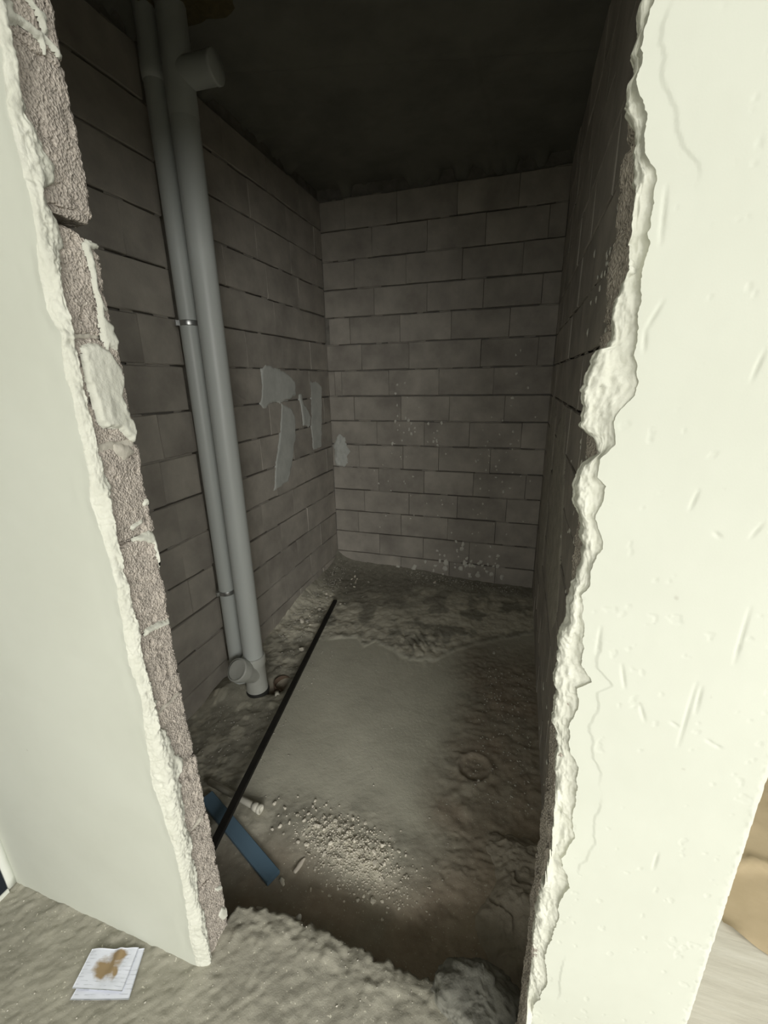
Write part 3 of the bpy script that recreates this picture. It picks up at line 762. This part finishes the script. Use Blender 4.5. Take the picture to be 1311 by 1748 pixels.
ridg = 1 - 2*np.abs(fbm(P3(ex*40 + ey*15, ez*13 - ex*22, 1), 4, 219))
ridg2 = 1 - 2*np.abs(fbm(P3(ex*70, ez*30 + ex*40, 5), 3, 220))
crumb = np.abs(fbm(P3(ex*120, ey*120, ez*100), 3, 224))
wob = .5 + .9*fbm(P3(ex*38 + .4*ez, ez*11 + ex*9, 7), 4, 225)
step = (np.floor(5*wob) + sm(.8, 1.0, 5*wob - np.floor(5*wob)))/5
bump = win*(.0025*fbm(P3(ex*36, ez*18, 0), 3, 221) + .0016*ridg + .0020*ridg2 + .0095*step - .0045*crumb - .004)
nx = -sm(.62, .82, s)*.8; ny = -(1 - sm(.65, .95, s))
ex2, ey2 = ex + bump*nx, ey + bump*ny
ez2 = ez + win*.004*fbm(P3(ex*50, ey*50, ez*40), 3, 222)
part('plaster_coat', V.reshape(-1, 3), gridF(*X.shape)[:, ::-1], M_plaster, wall_fr)
part('plaster_edge', P3(ex2, ey2, ez2).reshape(-1, 3), gridF(*ex.shape)[:, ::-1], M_plaster_raw, wall_fr)

# lintel over the opening
V, F = boxVF((XL - .17, YF + .001, LINTEL), (XP, YI, ZC + .05))
structure('wall_lintel', V, F, M_plaster, 'plastered lintel wall above the door opening', 'wall')

# ------------------------------------------------------------------ the hall and the side room around the doorway
def wall_with_window(name, axis, at, th, u0, u1, z0, z1, holes, mat, label):
    """slab at axis = at with window holes (u0, u1, z0, z1)"""
    bits, u = [], u0
    for w in sorted(holes):
        bits += [(u, w[0], z0, z1), (w[0], w[1], z0, w[2]), (w[0], w[1], w[3], z1)]
        u = w[1]
    bits.append((u, u1, z0, z1))
    P = []
    for a, b, c, d_ in bits:
        P.append(boxVF((a, at, c), (b, at + th, d_)) if axis == 'y' else boxVF((at, a, c), (at + th, b, d_)))
    V, F = merge(P)
    return structure(name, V, F, mat, label, 'wall')

def window(name, axis, at, w, label):
    u0, u1, z0, z1 = w
    t = .05
    P = [(u0, u0 + t, z0, z1), (u1 - t, u1, z0, z1), (u0, u1, z0, z0 + t), (u0, u1, z1 - t, z1), ((u0 + u1)/2 - t/2, (u0 + u1)/2 + t/2, z0, z1)]
    V, F = merge([boxVF((a, at, c), (b, at + .05, d_)) if axis == 'y' else boxVF((at, a, c), (at + .05, b, d_)) for a, b, c, d_ in P])
    return structure(name, V, F, M_frame, label, 'window')

W1, W2, W3, W4 = (.50, 2.90, 1.05, 2.85), (-1.9, .1, 1.15, 2.75), (-1.40, .30, 1.15, 2.85), (1.4, 3.0, 1.15, 2.75)  # unseen window openings, built to carry the daylight lamps
wall_with_window('wall_hall_back', 'y', HY0 - .15, .15, -1.7, HX1, -.05, ZC, [W1, W3], M_hall, 'pale hall wall with a daylight window and an added one opposite the doorway')
window('window_1', 'y', HY0 - .1, W1, 'wide white framed daylight window in the hall wall opposite the pier')
window('added_window_3', 'y', HY0 - .1, W3, 'narrower white framed window added for fill light opposite the doorway')
wall_with_window('wall_hall_right', 'x', HX1, .15, HY0 - .15, RY1, -.05, ZC, [W2, W4], M_hall, 'pale outer wall with two windows, one added, at the end of the side room')
window('added_window_2', 'x', HX1 + .05, W2, 'white framed window added for fill light in the outer end wall of the hall')
window('window_4', 'x', HX1 + .05, W4, 'white framed window in the outer wall of the side room')
V, F = boxVF((-1.70, HY0 - .15, -.05), (-1.51, -.36, ZC))
structure('wall_hall_left', V, F, M_hall, 'pale hall wall on the far side of the navy door', 'wall')
V, F = boxVF((XP - .02, RY1, -.05), (HX1, RY1 + .1, ZC))
structure('wall_room_back', V, F, M_hall, 'pale end wall of the side room', 'wall')
V, F = merge([boxVF((-1.7, HY0 - .15, ZC), (HX1, YK, ZC + .1)), boxVF((XP, YK, ZC), (HX1, RY1 + .1, ZC + .1))])
structure('ceiling_hall', V, F, M_hallceil, 'pale ceiling of the hall and side room', 'ceiling')

# white door frame with a navy leaf, in the corner left of the plastered wall
door = thing('door_1', (-1.515, .10, HZ))
tag(door, 'white framed navy door at the far end of the plastered wall', 'door', kind='structure')
V, F = roughbox((-1.66, .549, HZ + .006), (-1.512, YF + .004, 2.2), .04, .004, 0, 10, 1, 0)
part('frame_stile', V, F, M_frame, door)
V, F = roughbox((-1.66, -.37, HZ + .012), (-1.512, -.33, 2.2), .04, .012, 0, 10, 1, 0)
part('frame_stile', V, F, M_frame, door)
V, F = boxVF((-1.66, -.33, HZ + .0), (-1.512, .549, HZ + .016))
part('threshold_rail', V, F, M_frame, door, False)
V, F = boxVF((-1.66, -.37, 2.2), (-1.512, YF + .004, 2.26))
part('frame_head', V, F, M_frame, door, False)
V, F = boxVF((-1.60, -.33, HZ + .016), (-1.516, .549, 2.2))
part('door_leaf', V, F, M_navy, door, False)
V, F = boxVF((-1.70, -.37, 2.26), (-1.512, YF + .01, ZC))
structure('wall_hall_over_door', V, F, M_hall, 'pale wall above the navy door', 'wall')

# ------------------------------------------------------------------ drain pipes
PX, PY = -1.335, 1.718
soil = thing('soil_pipe', (PX, PY, 0))
tag(soil, 'thick grey plastic drain pipe standing on the floor with a capped branch', 'pipe')
V, F = lathe((PX, PY, .19), (0, 0, 1), [(0, .054), (2.50, .054)], 40)
part('pipe', V, F, M_pvc, soil)
V, F = lathe((PX, PY, 2.69), (0, 0, 1), [(0, .0540), (.004, .0555), (.24, .0555), (.244, .054), (.39, .054)], 40)
tee2 = part('upper_tee', V, F, M_pvc, soil)
V, F = lathe((PX, PY, 2.828), (1, .05, 0), [(.02, .050), (.148, .050), (.153, .0525), (.164, .0525), (.167, .050), (.167, .0)], 32)
part('branch', V, F, M_pvc, tee2)
# lower tee with the plugged 45-degree branch
V, F = lathe((PX, PY, .018), (0, 0, 1), [(0, .060), (.02, .061), (.035, .0585), (.165, .0585), (.172, .0625), (.178, .064), (.218, .064), (.224, .0615), (.224, .054)], 40)
tee = part('lower_tee', V, F, M_pvc_tee, soil)
bd = Vector((-.14, -.73, .67)).normalized()
b0 = np.array((PX, PY, .118))
V, F = lathe(b0, bd, [(0, .054), (.095, .0555), (.106, .060), (.118, .0625), (.162, .0625), (.168, .061), (.169, .054)], 36)
br = part('branch', V, F, M_pvc_tee, tee)
V, F = lathe(b0, bd, [(.145, .054), (.162, .0545), (.1655, .053), (.1635, .049), (.1625, .0)], 36)
cap = part('end_cap', V, F, M_pvc_tee, tee)
V, F = lathe((PX, PY, -.02), (0, 0, 1), [(0, .060), (.018, .064), (.030, .066), (.040, .064), (.042, .055)], 36)
part('rubber_ring', V, F, M_rubber, soil)

VX, VY = -1.455, 1.721
vent = thing('vent_pipe', (VX, VY, 0))
tag(vent, 'thinner grey plastic pipe strapped to the block wall beside the thick drain pipe', 'pipe')
V, F = lathe((VX, VY, -.01), (0, 0, 1), [(0, .0398), (2.85, .0398)], 32)
part('pipe', V, F, M_pvc, vent)
V, F = lathe((VX, VY, 2.83), (0, 0, 1), [(0, .0398), (.002, .043), (.03, .0445), (.045, .0445), (.05, .043), (.10, .042), (.105, .0398), (.235, .0398)], 32)
part('socket', V, F, M_pvc, vent)
for z in (1.964, .624):
    V, F = lathe((VX, VY, z - .011), (0, 0, 1), [(0, .0400), (0, .0424), (.003, .0432), (.020, .0432), (.023, .0424), (.023, .0400)], 32)
    cl = part('pipe_clamp', V, F, M_zinc, vent)
    ear = Vector((-.55, -.80, 0)).normalized()
    c = np.array((VX, VY, z)) + np.array(ear)*.049
    V, F = boxVF((-.008, -.010, -.011), (.008, .010, .011))
    a = math.atan2(ear.y, ear.x)
    Rz = np.array(((math.cos(a), -math.sin(a), 0), (math.sin(a), math.cos(a), 0), (0, 0, 1)))
    part('clamp_ear', V @ Rz.T + c, F, M_zinc, cl, False)
    V, F = lathe(c - np.array((-ear.y, ear.x, 0))*.016, (-ear.y, ear.x, 0), [(0, .0), (0, .007), (.006, .007), (.006, .0035), (.030, .0035), (.030, 0)], 10)
    part('bolt', V, F, M_zinc, cl, False)

# yellow mounting foam where the pipes pass the slab
q = np.linspace(0, 2*math.pi, 40, endpoint=False)
rr = np.linspace(.0, 1, 14)
Q, R_ = np.meshgrid(q, rr, indexing='xy')
fxx = PX + .05 + R_*np.cos(Q)*(.24 + .05*fbm(P3(np.cos(Q)*2, np.sin(Q)*2, 0), 3, 401)); fyy = PY + .0 + R_*np.sin(Q)*(.17 + .04*fbm(P3(np.cos(Q)*2, np.sin(Q)*2, 5), 3, 402))
fzz = ZC - .002 - .045*(1 - R_**2)*(.8 + .7*fbm(P3(fxx*22, fyy*22, 0), 3, 403)) + .01*R_
F = gridF(len(rr), len(q))
wrap = np.array([[i*40 + 39, i*40, (i+1)*40, (i+1)*40 + 39] for i in range(len(rr) - 1)])
o = part('mounting_foam', P3(fxx, fyy, fzz).reshape(-1, 3), np.concatenate([F, wrap]), M_foam, ceil)
o['label'] = 'yellow brown mounting foam around the pipes'

# ------------------------------------------------------------------ loose things on the bathroom floor
def bar(name, p0, p1, w, h, mat, label, cat, bev=.003):
    """a straight bar from p0 to p1 (centres of the underside)"""
    p0, p1 = Vector(p0), Vector(p1)
    L = (p1 - p0).length
    prof = [(-w/2 + bev, 0), (w/2 - bev, 0), (w/2, bev), (w/2, h - bev), (w/2 - bev, h), (-w/2 + bev, h), (-w/2, h - bev), (-w/2, bev)]
    V = [(0, a, b) for a, b in prof] + [(L, a, b) for a, b in prof]
    F = [tuple(range(7, -1, -1)), tuple(range(8, 16))] + [(i, (i+1) % 8, 8 + (i+1) % 8, 8 + i) for i in range(8)]
    d = (p1 - p0).normalized()
    s_ = Vector((0, 0, 1)).cross(d).normalized()
    n = d.cross(s_)
    o = link(name, mesh(name, V, F, mat, False))
    o.matrix_world = Matrix(((d.x, s_.x, n.x, p0.x), (d.y, s_.y, n.y, p0.y), (d.z, s_.z, n.z, p0.z), (0, 0, 0, 1)))
    return tag(o, label, cat)

def fl(x, y, dz=0): return (x, y, floor_h(x, y) + dz)

p0 = (-1.165, 1.075, max(floor_h(-1.1, 1.05), floor_h(-1.165, 1.075)) + .004); p1 = (-.734, .898, floor_h(-.734, .898) + .004)
bar('blue_bar', p0, p1, .055, .022, M_blue, 'short flat blue bar lying on the floor beside the left jamb', 'bar')
bar('black_bar', (-.965, .82, .050), (-1.305, 2.765, floor_h(-1.305, 2.765) + .006), .030, .018, M_black, 'long thin black metal bar lying along the bathroom floor', 'bar', .002)

a_, b_ = Vector((-1.20, 1.135, .018)), Vector((-.915, 1.092, .014))
pv = thing('water_pipe', tuple(a_))
tag(pv, 'short dirty white plastic pipe with a coupling lying under the black bar', 'pipe')
d_ = (b_ - a_)
V, F = lathe(a_, d_, [(0, 0), (0, .013), (d_.length - .03, .013)], 16)
part('tube', V, F, M_pvc_white, pv)
V, F = lathe(a_, d_, [(d_.length - .034, .013), (d_.length - .033, .0175), (d_.length - .010, .0175), (d_.length - .009, .0155), (d_.length - .004, .019), (d_.length + .008, .019), (d_.length + .009, .012), (d_.length - .01, .011), (d_.length - .012, 0)], 16)
part('coupling', V, F, M_pvc_white, pv)

def rockVF(seed, n=2, sq=(1, 1, .7), rough=.28):
    import bmesh
    bm = bmesh.new()
    bmesh.ops.create_icosphere(bm, subdivisions=n, radius=1)
    bm.verts.ensure_lookup_table()
    V = np.array([v.co[:] for v in bm.verts]); F = np.array([[v.index for v in f.verts] for f in bm.faces])
    bm.free()
    k = 1 + rough*fbm(V*1.3 + seed*9.7, 3, seed)*2
    V = V*k[:, None]
    r2 = random.Random(seed)
    for _ in range(9):                            # flat broken facets
        nrm = np.array([r2.gauss(0, 1) for _ in range(3)]); nrm /= np.linalg.norm(nrm)
        dd = V @ nrm
        V = V - np.maximum(dd - r2.uniform(.35, .7), 0)[:, None]*nrm
    return V*np.array(sq), F

ROCKS = []
for i in range(6):
    V, F = rockVF(500 + i, 1 if i > 1 else 2, (1, .75 + .05*i, .6))
    ROCKS.append((mesh('stone', V, F, M_stone, False), mesh('stone', V, F, M_stone_grey, False), -V[:, 2].min()))
def stone(x, y, s, label, group, grey=False, r=None, z=None, name='stone'):
    k = r.randrange(6)
    me, mg, low = ROCKS[k]
    zz = floor_h(x, y) if z is None else z
    o = link(name, mg if grey else me, None, (x, y, zz + low*s*.75), (r.uniform(-.3, .3), r.uniform(-.3, .3), r.uniform(0, 6.28)), (s, s*r.uniform(.8, 1.1), s*r.uniform(.8, 1.1)))
    return tag(o, label, 'stone', group)

r = random.Random(21)
spots = []
def free(x, y, s):
    for a, b, c in spots:
        if math.hypot(a - x, b - y) < (c + s)*1.05: return False
    spots.append((x, y, s)); return True
n = 0
while n < 70:
    u, v = r.gauss(0, 1), r.gauss(0, 1)
    y = 1.075 + .050*v; x = -.585 + .085*u + .5*(1.075 - y)
    s = r.uniform(.006, .0155)
    if y < .98 or y > 1.2 or not free(x, y, s): continue
    stone(x, y, s, 'small pale mortar stone in the rubble patch by the doorway', 'mortar stones in the rubble patch', False, r); n += 1
n = 0
while n < 30:
    y = r.uniform(.90, 1.12); x = -.66 + .40*r.random() + .2*(1.0 - y)
    s = r.uniform(.005, .011)
    if not free(x, y, s): continue
    stone(x, y, s, 'pale mortar crumb lying around the edge of the rubble patch', 'crumbs around the rubble patch', False, r); n += 1
n = 0
while n < 26:
    y = r.uniform(2.35, 3.3); x = XL + .10 + abs(r.gauss(0, .10)) + .03
    s = r.uniform(.008, .020)
    if abs(x - bar_x(y)) < .05 or not free(x, y, s): continue
    stone(x, y, s, 'mortar chip in the debris along the foot of the left wall', 'chips along the left wall', r.random() < .5, r); n += 1
for (x, y, s, lab, g) in ((-.655, 1.105, .016, 'largest pale angular stone at the top of the rubble patch', False),
                          (-.367, .944, .015, 'pale square stone lying apart in front of the rubble patch', False),
                          (-.705, .905, .017, 'pale rounded stone beside the end of the blue bar', False),
                          (-.725, .795, .020, 'pale round pebble on the broken threshold by the left jamb', False),
                          (-1.27, 2.14, .030, 'flat pale mortar flake by the black bar', False),
                          (-1.42, 2.42, .034, 'flat grey mortar flake near the left wall', False),
                          (-.60, 3.28, .028, 'white plaster chip at the foot of the back wall', False),
                          (-.05, 2.45, .016, 'dark small stone lying alone on the far screed', True),
                          (-.56, .775, .022, 'brown lump of mortar on the crest of the broken threshold', True)):
    if g is not None: stone(x, y, s, lab, None, g, r)

# pale wood splinter
V, F = roughbox((-.0075, -.030, 0), (.0075, .030, .011), .006, .002, .001, 100, 9, .001)
V[:, 0] *= 1 - .5*sm(.0, .028, V[:, 1])
o = link('wood_splinter', mesh('wood_splinter', V, F, M_wood), None, fl(-.664, .965, .001), (0, 0, -.25))
tag(o, 'pale wood splinter lying beside the rubble patch', 'splinter')

# clay offcut and plastic ring in the pit beside the drain pipe
V, F = lathe((0, 0, 0), (0, 0, 1), [(0, .052), (.045, .055), (.048, .051), (.046, .048), (.002, .046)], 24)
o = link('clay_collar', mesh('clay_collar', V, F, M_brown), None, (-1.245, 1.835, floor_h(-1.245, 1.835) - .004), (.15, .2, 0))
tag(o, 'broken rusty brown collar half buried beside the drain pipe', 'collar')
V, F = lathe((0, 0, 0), (1, 0, 0), [(0, .009), (0, .013), (.030, .013), (.030, .009), (0, .009)], 16)
o = link('plastic_offcut', mesh('plastic_offcut', V, F, M_pvc_white), None, (-1.225, 1.742, floor_h(-1.225, 1.742) + .013), (0, .1, -.9))
tag(o, 'short white plastic pipe offcut in the pit by the drain pipe', 'pipe offcut')

# rough mortar slab against the right wall, and the grey cement lump on the threshold
gx, gy = np.meshgrid(np.linspace(-.10, XR - .012, 90), np.linspace(.828, 1.36, 150), indexing='xy')
wx = gx - .02 + .070*fbm(P3(gx*7, gy*7, 0), 4, 411); wy = gy + .035*fbm(P3(gx*9, gy*9, 7), 4, 412)
m = sm(-.03, .05, wx)*sm(.80, .88, wy)*sm(1.30, 1.24, wy)
hh = np.array(floor_fields(gx, gy)[0])
slabs = np.floor(4*(.5 + .5*fbm(P3(gx*7 + 2, gy*7, 0), 2, 413)))/4
top = hh + m*(.012 + .030*sm(.0, .2, gx) + .030*slabs + .012*fbm(P3(gx*22, gy*22, 0), 4, 414)) - .010*(1 - sm(0, .12, m))
o = part('mortar_heap', P3(gx, gy, top).reshape(-1, 3), gridF(*gx.shape), M_heap, None, True, None, (.08, 1.06, float(hh.min())))
tag(o, 'rough dark grey mortar slab heaped at the foot of the right wall', 'mortar heap')

V, F = rockVF(601, 6, (1, 1, 1), .0)
V = V/np.linalg.norm(V, axis=1, keepdims=True)
bumpy = 1 + .26*fbm(V*1.7 + 3, 3, 602) + .13*(1 - 2*np.abs(fbm(V*np.array((4.5, 1.6, 3)) + 8, 3, 603))) + .05*fbm(V*9 + 5, 4, 604)
V = V*bumpy[:, None]*np.array((.115, .085, .050))
o = link('cement_lump', mesh('cement_lump', V, F, M_lump), None, (-.005, .738, .072), (0, 0, .2))
tag(o, 'grey crumbly cement lump on the threshold beside the right jamb', 'cement lump')

# ------------------------------------------------------------------ crumbs: far too many to count
def crumbs(name, pts, mat, label, seed):
    rg = np.random.default_rng(seed)
    pts = np.array(pts)
    h = floor_fields(pts[:, 0], pts[:, 1])[0]
    n = len(pts)
    base = np.array([(1, 0, 0), (0, 1, 0), (-1, 0, 0), (0, -1, 0), (0, 0, 1), (0, 0, -1)], float)
    F0 = np.array([(0, 1, 4), (1, 2, 4), (2, 3, 4), (3, 0, 4), (1, 0, 5), (2, 1, 5), (3, 2, 5), (0, 3, 5)])
    S = pts[:, 2][:, None, None]*(base[None]*rg.uniform(.6, 1.3, (n, 6, 1)))
    a = rg.uniform(0, 6.28, n)
    ca, sa = np.cos(a)[:, None], np.sin(a)[:, None]
    X = S[..., 0]*ca - S[..., 1]*sa + pts[:, 0:1]; Y = S[..., 0]*sa + S[..., 1]*ca + pts[:, 1:2]
    Z = S[..., 2]*.7 + h[:, None] + pts[:, 2:3]*.35
    F = (F0[None] + (np.arange(n)*6)[:, None, None]).reshape(-1, 3)
    o = part(name, P3(X, Y, Z).reshape(-1, 3), F, mat, None, False)
    return tag(o, label, 'rubble', kind='stuff')
rg = np.random.default_rng(33)
y = rg.normal(1.05, .055, 1500); x = -.50 + rg.normal(0, .105, 1500) + .9*(1.06 - y)
pts = np.stack([x, y, rg.uniform(.0015, .005, 1500)], 1)
pts = pts[(pts[:, 1] > .93) & (pts[:, 1] < 1.22)]
crumbs('mortar_crumbs', pts, M_stone, 'fine pale mortar crumbs spread in the rubble patch', 34)
pts = np.concatenate([np.stack([rg.uniform(-1.45, .15, 420), rg.uniform(.82, 3.3, 420), rg.uniform(.0012, .0042, 420)], 1),
                      np.stack([XL + .03 + np.abs(rg.normal(0, .12, 420)), rg.uniform(2.2, 3.36, 420), rg.uniform(.002, .009, 420)], 1),
                      np.stack([rg.uniform(-.9, .1, 260), YB - .02 - np.abs(rg.normal(0, .07, 260)), rg.uniform(.002, .008, 260)], 1),
                      np.stack([rg.uniform(-.1, .17, 260), rg.uniform(1.25, 2.3, 260), rg.uniform(.002, .007, 260)], 1),
                      np.stack([rg.uniform(-1.45, -1.05, 260), rg.uniform(1.1, 2.2, 260), rg.uniform(.002, .006, 260)], 1)])
keep = ~((pts[:, 0] > -.12) & (pts[:, 1] < 1.38)) & (np.hypot(pts[:, 0] - PX, pts[:, 1] - PY) > .16) & (np.hypot(pts[:, 0] + 1.245, pts[:, 1] - 1.82) > .09)
keep &= ~((pts[:, 1] < 1.24) & (pts[:, 0] < -.2)) & (np.abs(pts[:, 0] - bar_x(pts[:, 1])) > .025)
pts = pts[keep]
crumbs('floor_grit', pts, M_stone_grey, 'scattered grit and dust crumbs over the bathroom floor', 35)
pts = np.stack([rg.uniform(-1.45, .09, 380), rg.uniform(.30, .76, 380), rg.uniform(.001, .0032, 380)], 1)
pts = pts[~((pts[:, 1] > .56) & (pts[:, 0] < -.75)) & (np.hypot(pts[:, 0] + .005, pts[:, 1] - .738) > .14) & ~((np.abs(pts[:, 0] + 1.0) < .12) & (np.abs(pts[:, 1] - .49) < .09))][::2]
crumbs('threshold_grit', pts, M_stone_grey, 'fine grit over the hall screed and the threshold', 36)

# ------------------------------------------------------------------ folded papers on the hall floor
def paper_material(name, stain):
    m = bpy.data.materials.new(name)
    m.use_nodes = True
    N, K = nodes(m)
    b = N['Principled BSDF']; b.inputs['Roughness'].default_value = .7
    uvn = N.new('ShaderNodeAttribute'); uvn.attribute_name = 'u'
    vvn = N.new('ShaderNodeAttribute'); vvn.attribute_name = 'v'
    cmb = N.new('ShaderNodeCombineXYZ')
    K.new(uvn.outputs['Fac'], cmb.inputs[0]); K.new(vvn.outputs['Fac'], cmb.inputs[1])
    wv = N.new('ShaderNodeMath'); wv.operation = 'MULTIPLY'; wv.inputs[1].default_value = 11.0
    K.new(vvn.outputs['Fac'], wv.inputs[0])
    fr_ = N.new('ShaderNodeMath'); fr_.operation = 'FRACT'; K.new(wv.outputs[0], fr_.inputs[0])
    lt = N.new('ShaderNodeMath'); lt.operation = 'LESS_THAN'; lt.inputs[1].default_value = .22; K.new(fr_.outputs[0], lt.inputs[0])
    nz = N.new('ShaderNodeTexNoise'); nz.inputs['Scale'].default_value = 9; nz.inputs['Detail'].default_value = 3
    sc = N.new('ShaderNodeVectorMath'); sc.operation = 'MULTIPLY'; sc.inputs[1].default_value = (.6, 3.0, 1)
    K.new(cmb.outputs[0], sc.inputs[0]); K.new(sc.outputs[0], nz.inputs['Vector'])
    gt = N.new('ShaderNodeMapRange'); gt.inputs[1].default_value = .50; gt.inputs[2].default_value = .56; K.new(nz.outputs['Fac'], gt.inputs[0])
    mu = N.new('ShaderNodeMath'); mu.operation = 'MULTIPLY'; K.new(lt.outputs[0], mu.inputs[0]); K.new(gt.outputs[0], mu.inputs[1])
    mu2 = N.new('ShaderNodeMath'); mu2.operation = 'MULTIPLY'; mu2.inputs[1].default_value = .45; K.new(mu.outputs[0], mu2.inputs[0])
    mx = N.new('ShaderNodeMix'); mx.data_type = 'RGBA'
    mx.inputs[6].default_value = (.74, .77, .86, 1); mx.inputs[7].default_value = (.30, .31, .36, 1)
    K.new(mu2.outputs[0], mx.inputs[0])
    out = mx.outputs[2]
    if stain:
        sa = N.new('ShaderNodeAttribute'); sa.attribute_name = 'stain'
        n2 = N.new('ShaderNodeTexNoise'); n2.inputs['Scale'].default_value = 5; n2.inputs['Detail'].default_value = 4
        K.new(cmb.outputs[0], n2.inputs['Vector'])
        ad = N.new('ShaderNodeMath'); ad.operation = 'ADD'; K.new(sa.outputs['Fac'], ad.inputs[0]); K.new(n2.outputs['Fac'], ad.inputs[1])
        mr = N.new('ShaderNodeMapRange'); mr.inputs[1].default_value = .78; mr.inputs[2].default_value = 1.2; K.new(ad.outputs[0], mr.inputs[0])
        m2 = N.new('ShaderNodeMix'); m2.data_type = 'RGBA'
        K.new(mr.outputs[0], m2.inputs[0]); K.new(out, m2.inputs[6]); m2.inputs[7].default_value = (.30, .215, .115, 1)
        out = m2.outputs[2]
    K.new(out, b.inputs['Base Color'])
    return m

def sheet(name, corners, lift, mat, label, curl, seed):
    A, B, C_, D = [np.array(c, float) for c in corners]      # near-left, near-right, far-right, far-left
    u, v = np.meshgrid(np.linspace(0, 1, 40), np.linspace(0, 1, 30), indexing='xy')
    xy = (A*((1-u)*(1-v))[..., None] + B*(u*(1-v))[..., None] + C_*(u*v)[..., None] + D*((1-u)*v)[..., None])
    z = lift + .0016*fbm(P3(u*3, v*3, seed), 2, seed) + curl(u, v)
    zz = HZ + .0055 + z
    U = np.concatenate([P3(xy[..., 0], xy[..., 1], zz).reshape(-1, 3), P3(xy[..., 0], xy[..., 1], zz - .0006).reshape(-1, 3)])
    n = u.size
    F = gridF(*u.shape)
    ring = np.concatenate([np.arange(40), np.arange(1, 30)*40 + 39, (29*40 + np.arange(38, -1, -1)), np.arange(28, 0, -1)*40])
    sd = np.stack([ring, np.roll(ring, -1), np.roll(ring, -1) + n, ring + n], -1)
    st = np.exp(-(((u - .48)/.27)**2 + ((v - .50)/.30)**2)) + .9*np.exp(-(((u - .66)/.17)**2 + ((v - .84)/.13)**2)) + .5*np.exp(-(((u - .72)/.04)**2 + ((v - .40)/.14)**2))
    at = dict(u=np.concatenate([u.ravel()]*2), v=np.concatenate([v.ravel()]*2), stain=np.concatenate([st.ravel()*.95]*2))
    c = (A + B + C_ + D)/4
    o = part(name, U, np.concatenate([F, F[:, ::-1] + n, sd]), mat, None, True, at, (c[0], c[1], HZ))
    return tag(o, label, 'paper')
sheet('paper_sheet', [(-1.060, .414), (-.906, .462), (-.952, .561), (-1.085, .512)], .0000, paper_material('white_paper', False), 'white printed paper sheet underneath the stained one on the hall floor', lambda u, v: .003*v*u, 3)
sheet('stained_paper', [(-1.075, .432), (-.935, .468), (-.968, .556), (-1.100, .513)], .0050, paper_material('stained_paper', True), 'crumpled white printed paper with a brown stain lying on top', lambda u, v: .006*np.exp(-((u - .62)/.08)**2)*v + .003*np.sin(u*9)*v, 4)

# ------------------------------------------------------------------ tan protective sheet in the side room
u, v = np.meshgrid(np.linspace(0, 1, 90), np.linspace(0, 1, 120), indexing='xy')
sx = .70 + u*1.7 - .30*v + .04*np.sin(v*14)*(1 - u); sy = 1.12 + v*2.2 - .30*np.sin(u*2.6)*(1 - v)
fold = 1 - 2*np.abs(fbm(P3(sx*3.2 + sy*2.0, sy*5.5 - sx*2.2, 0), 2, 501))
sz = HZ + .004 + .020*np.clip(fold, 0, 1)**3 + .004*fbm(P3(sx*9, sy*9, 0), 2, 502)
o = part('protective_sheet', P3(sx, sy, sz).reshape(-1, 3), gridF(*u.shape), M_kraft, None, True, None, (1.4, 2.0, HZ))
tag(o, 'creased tan protective sheet spread on the side room floor', 'sheet')
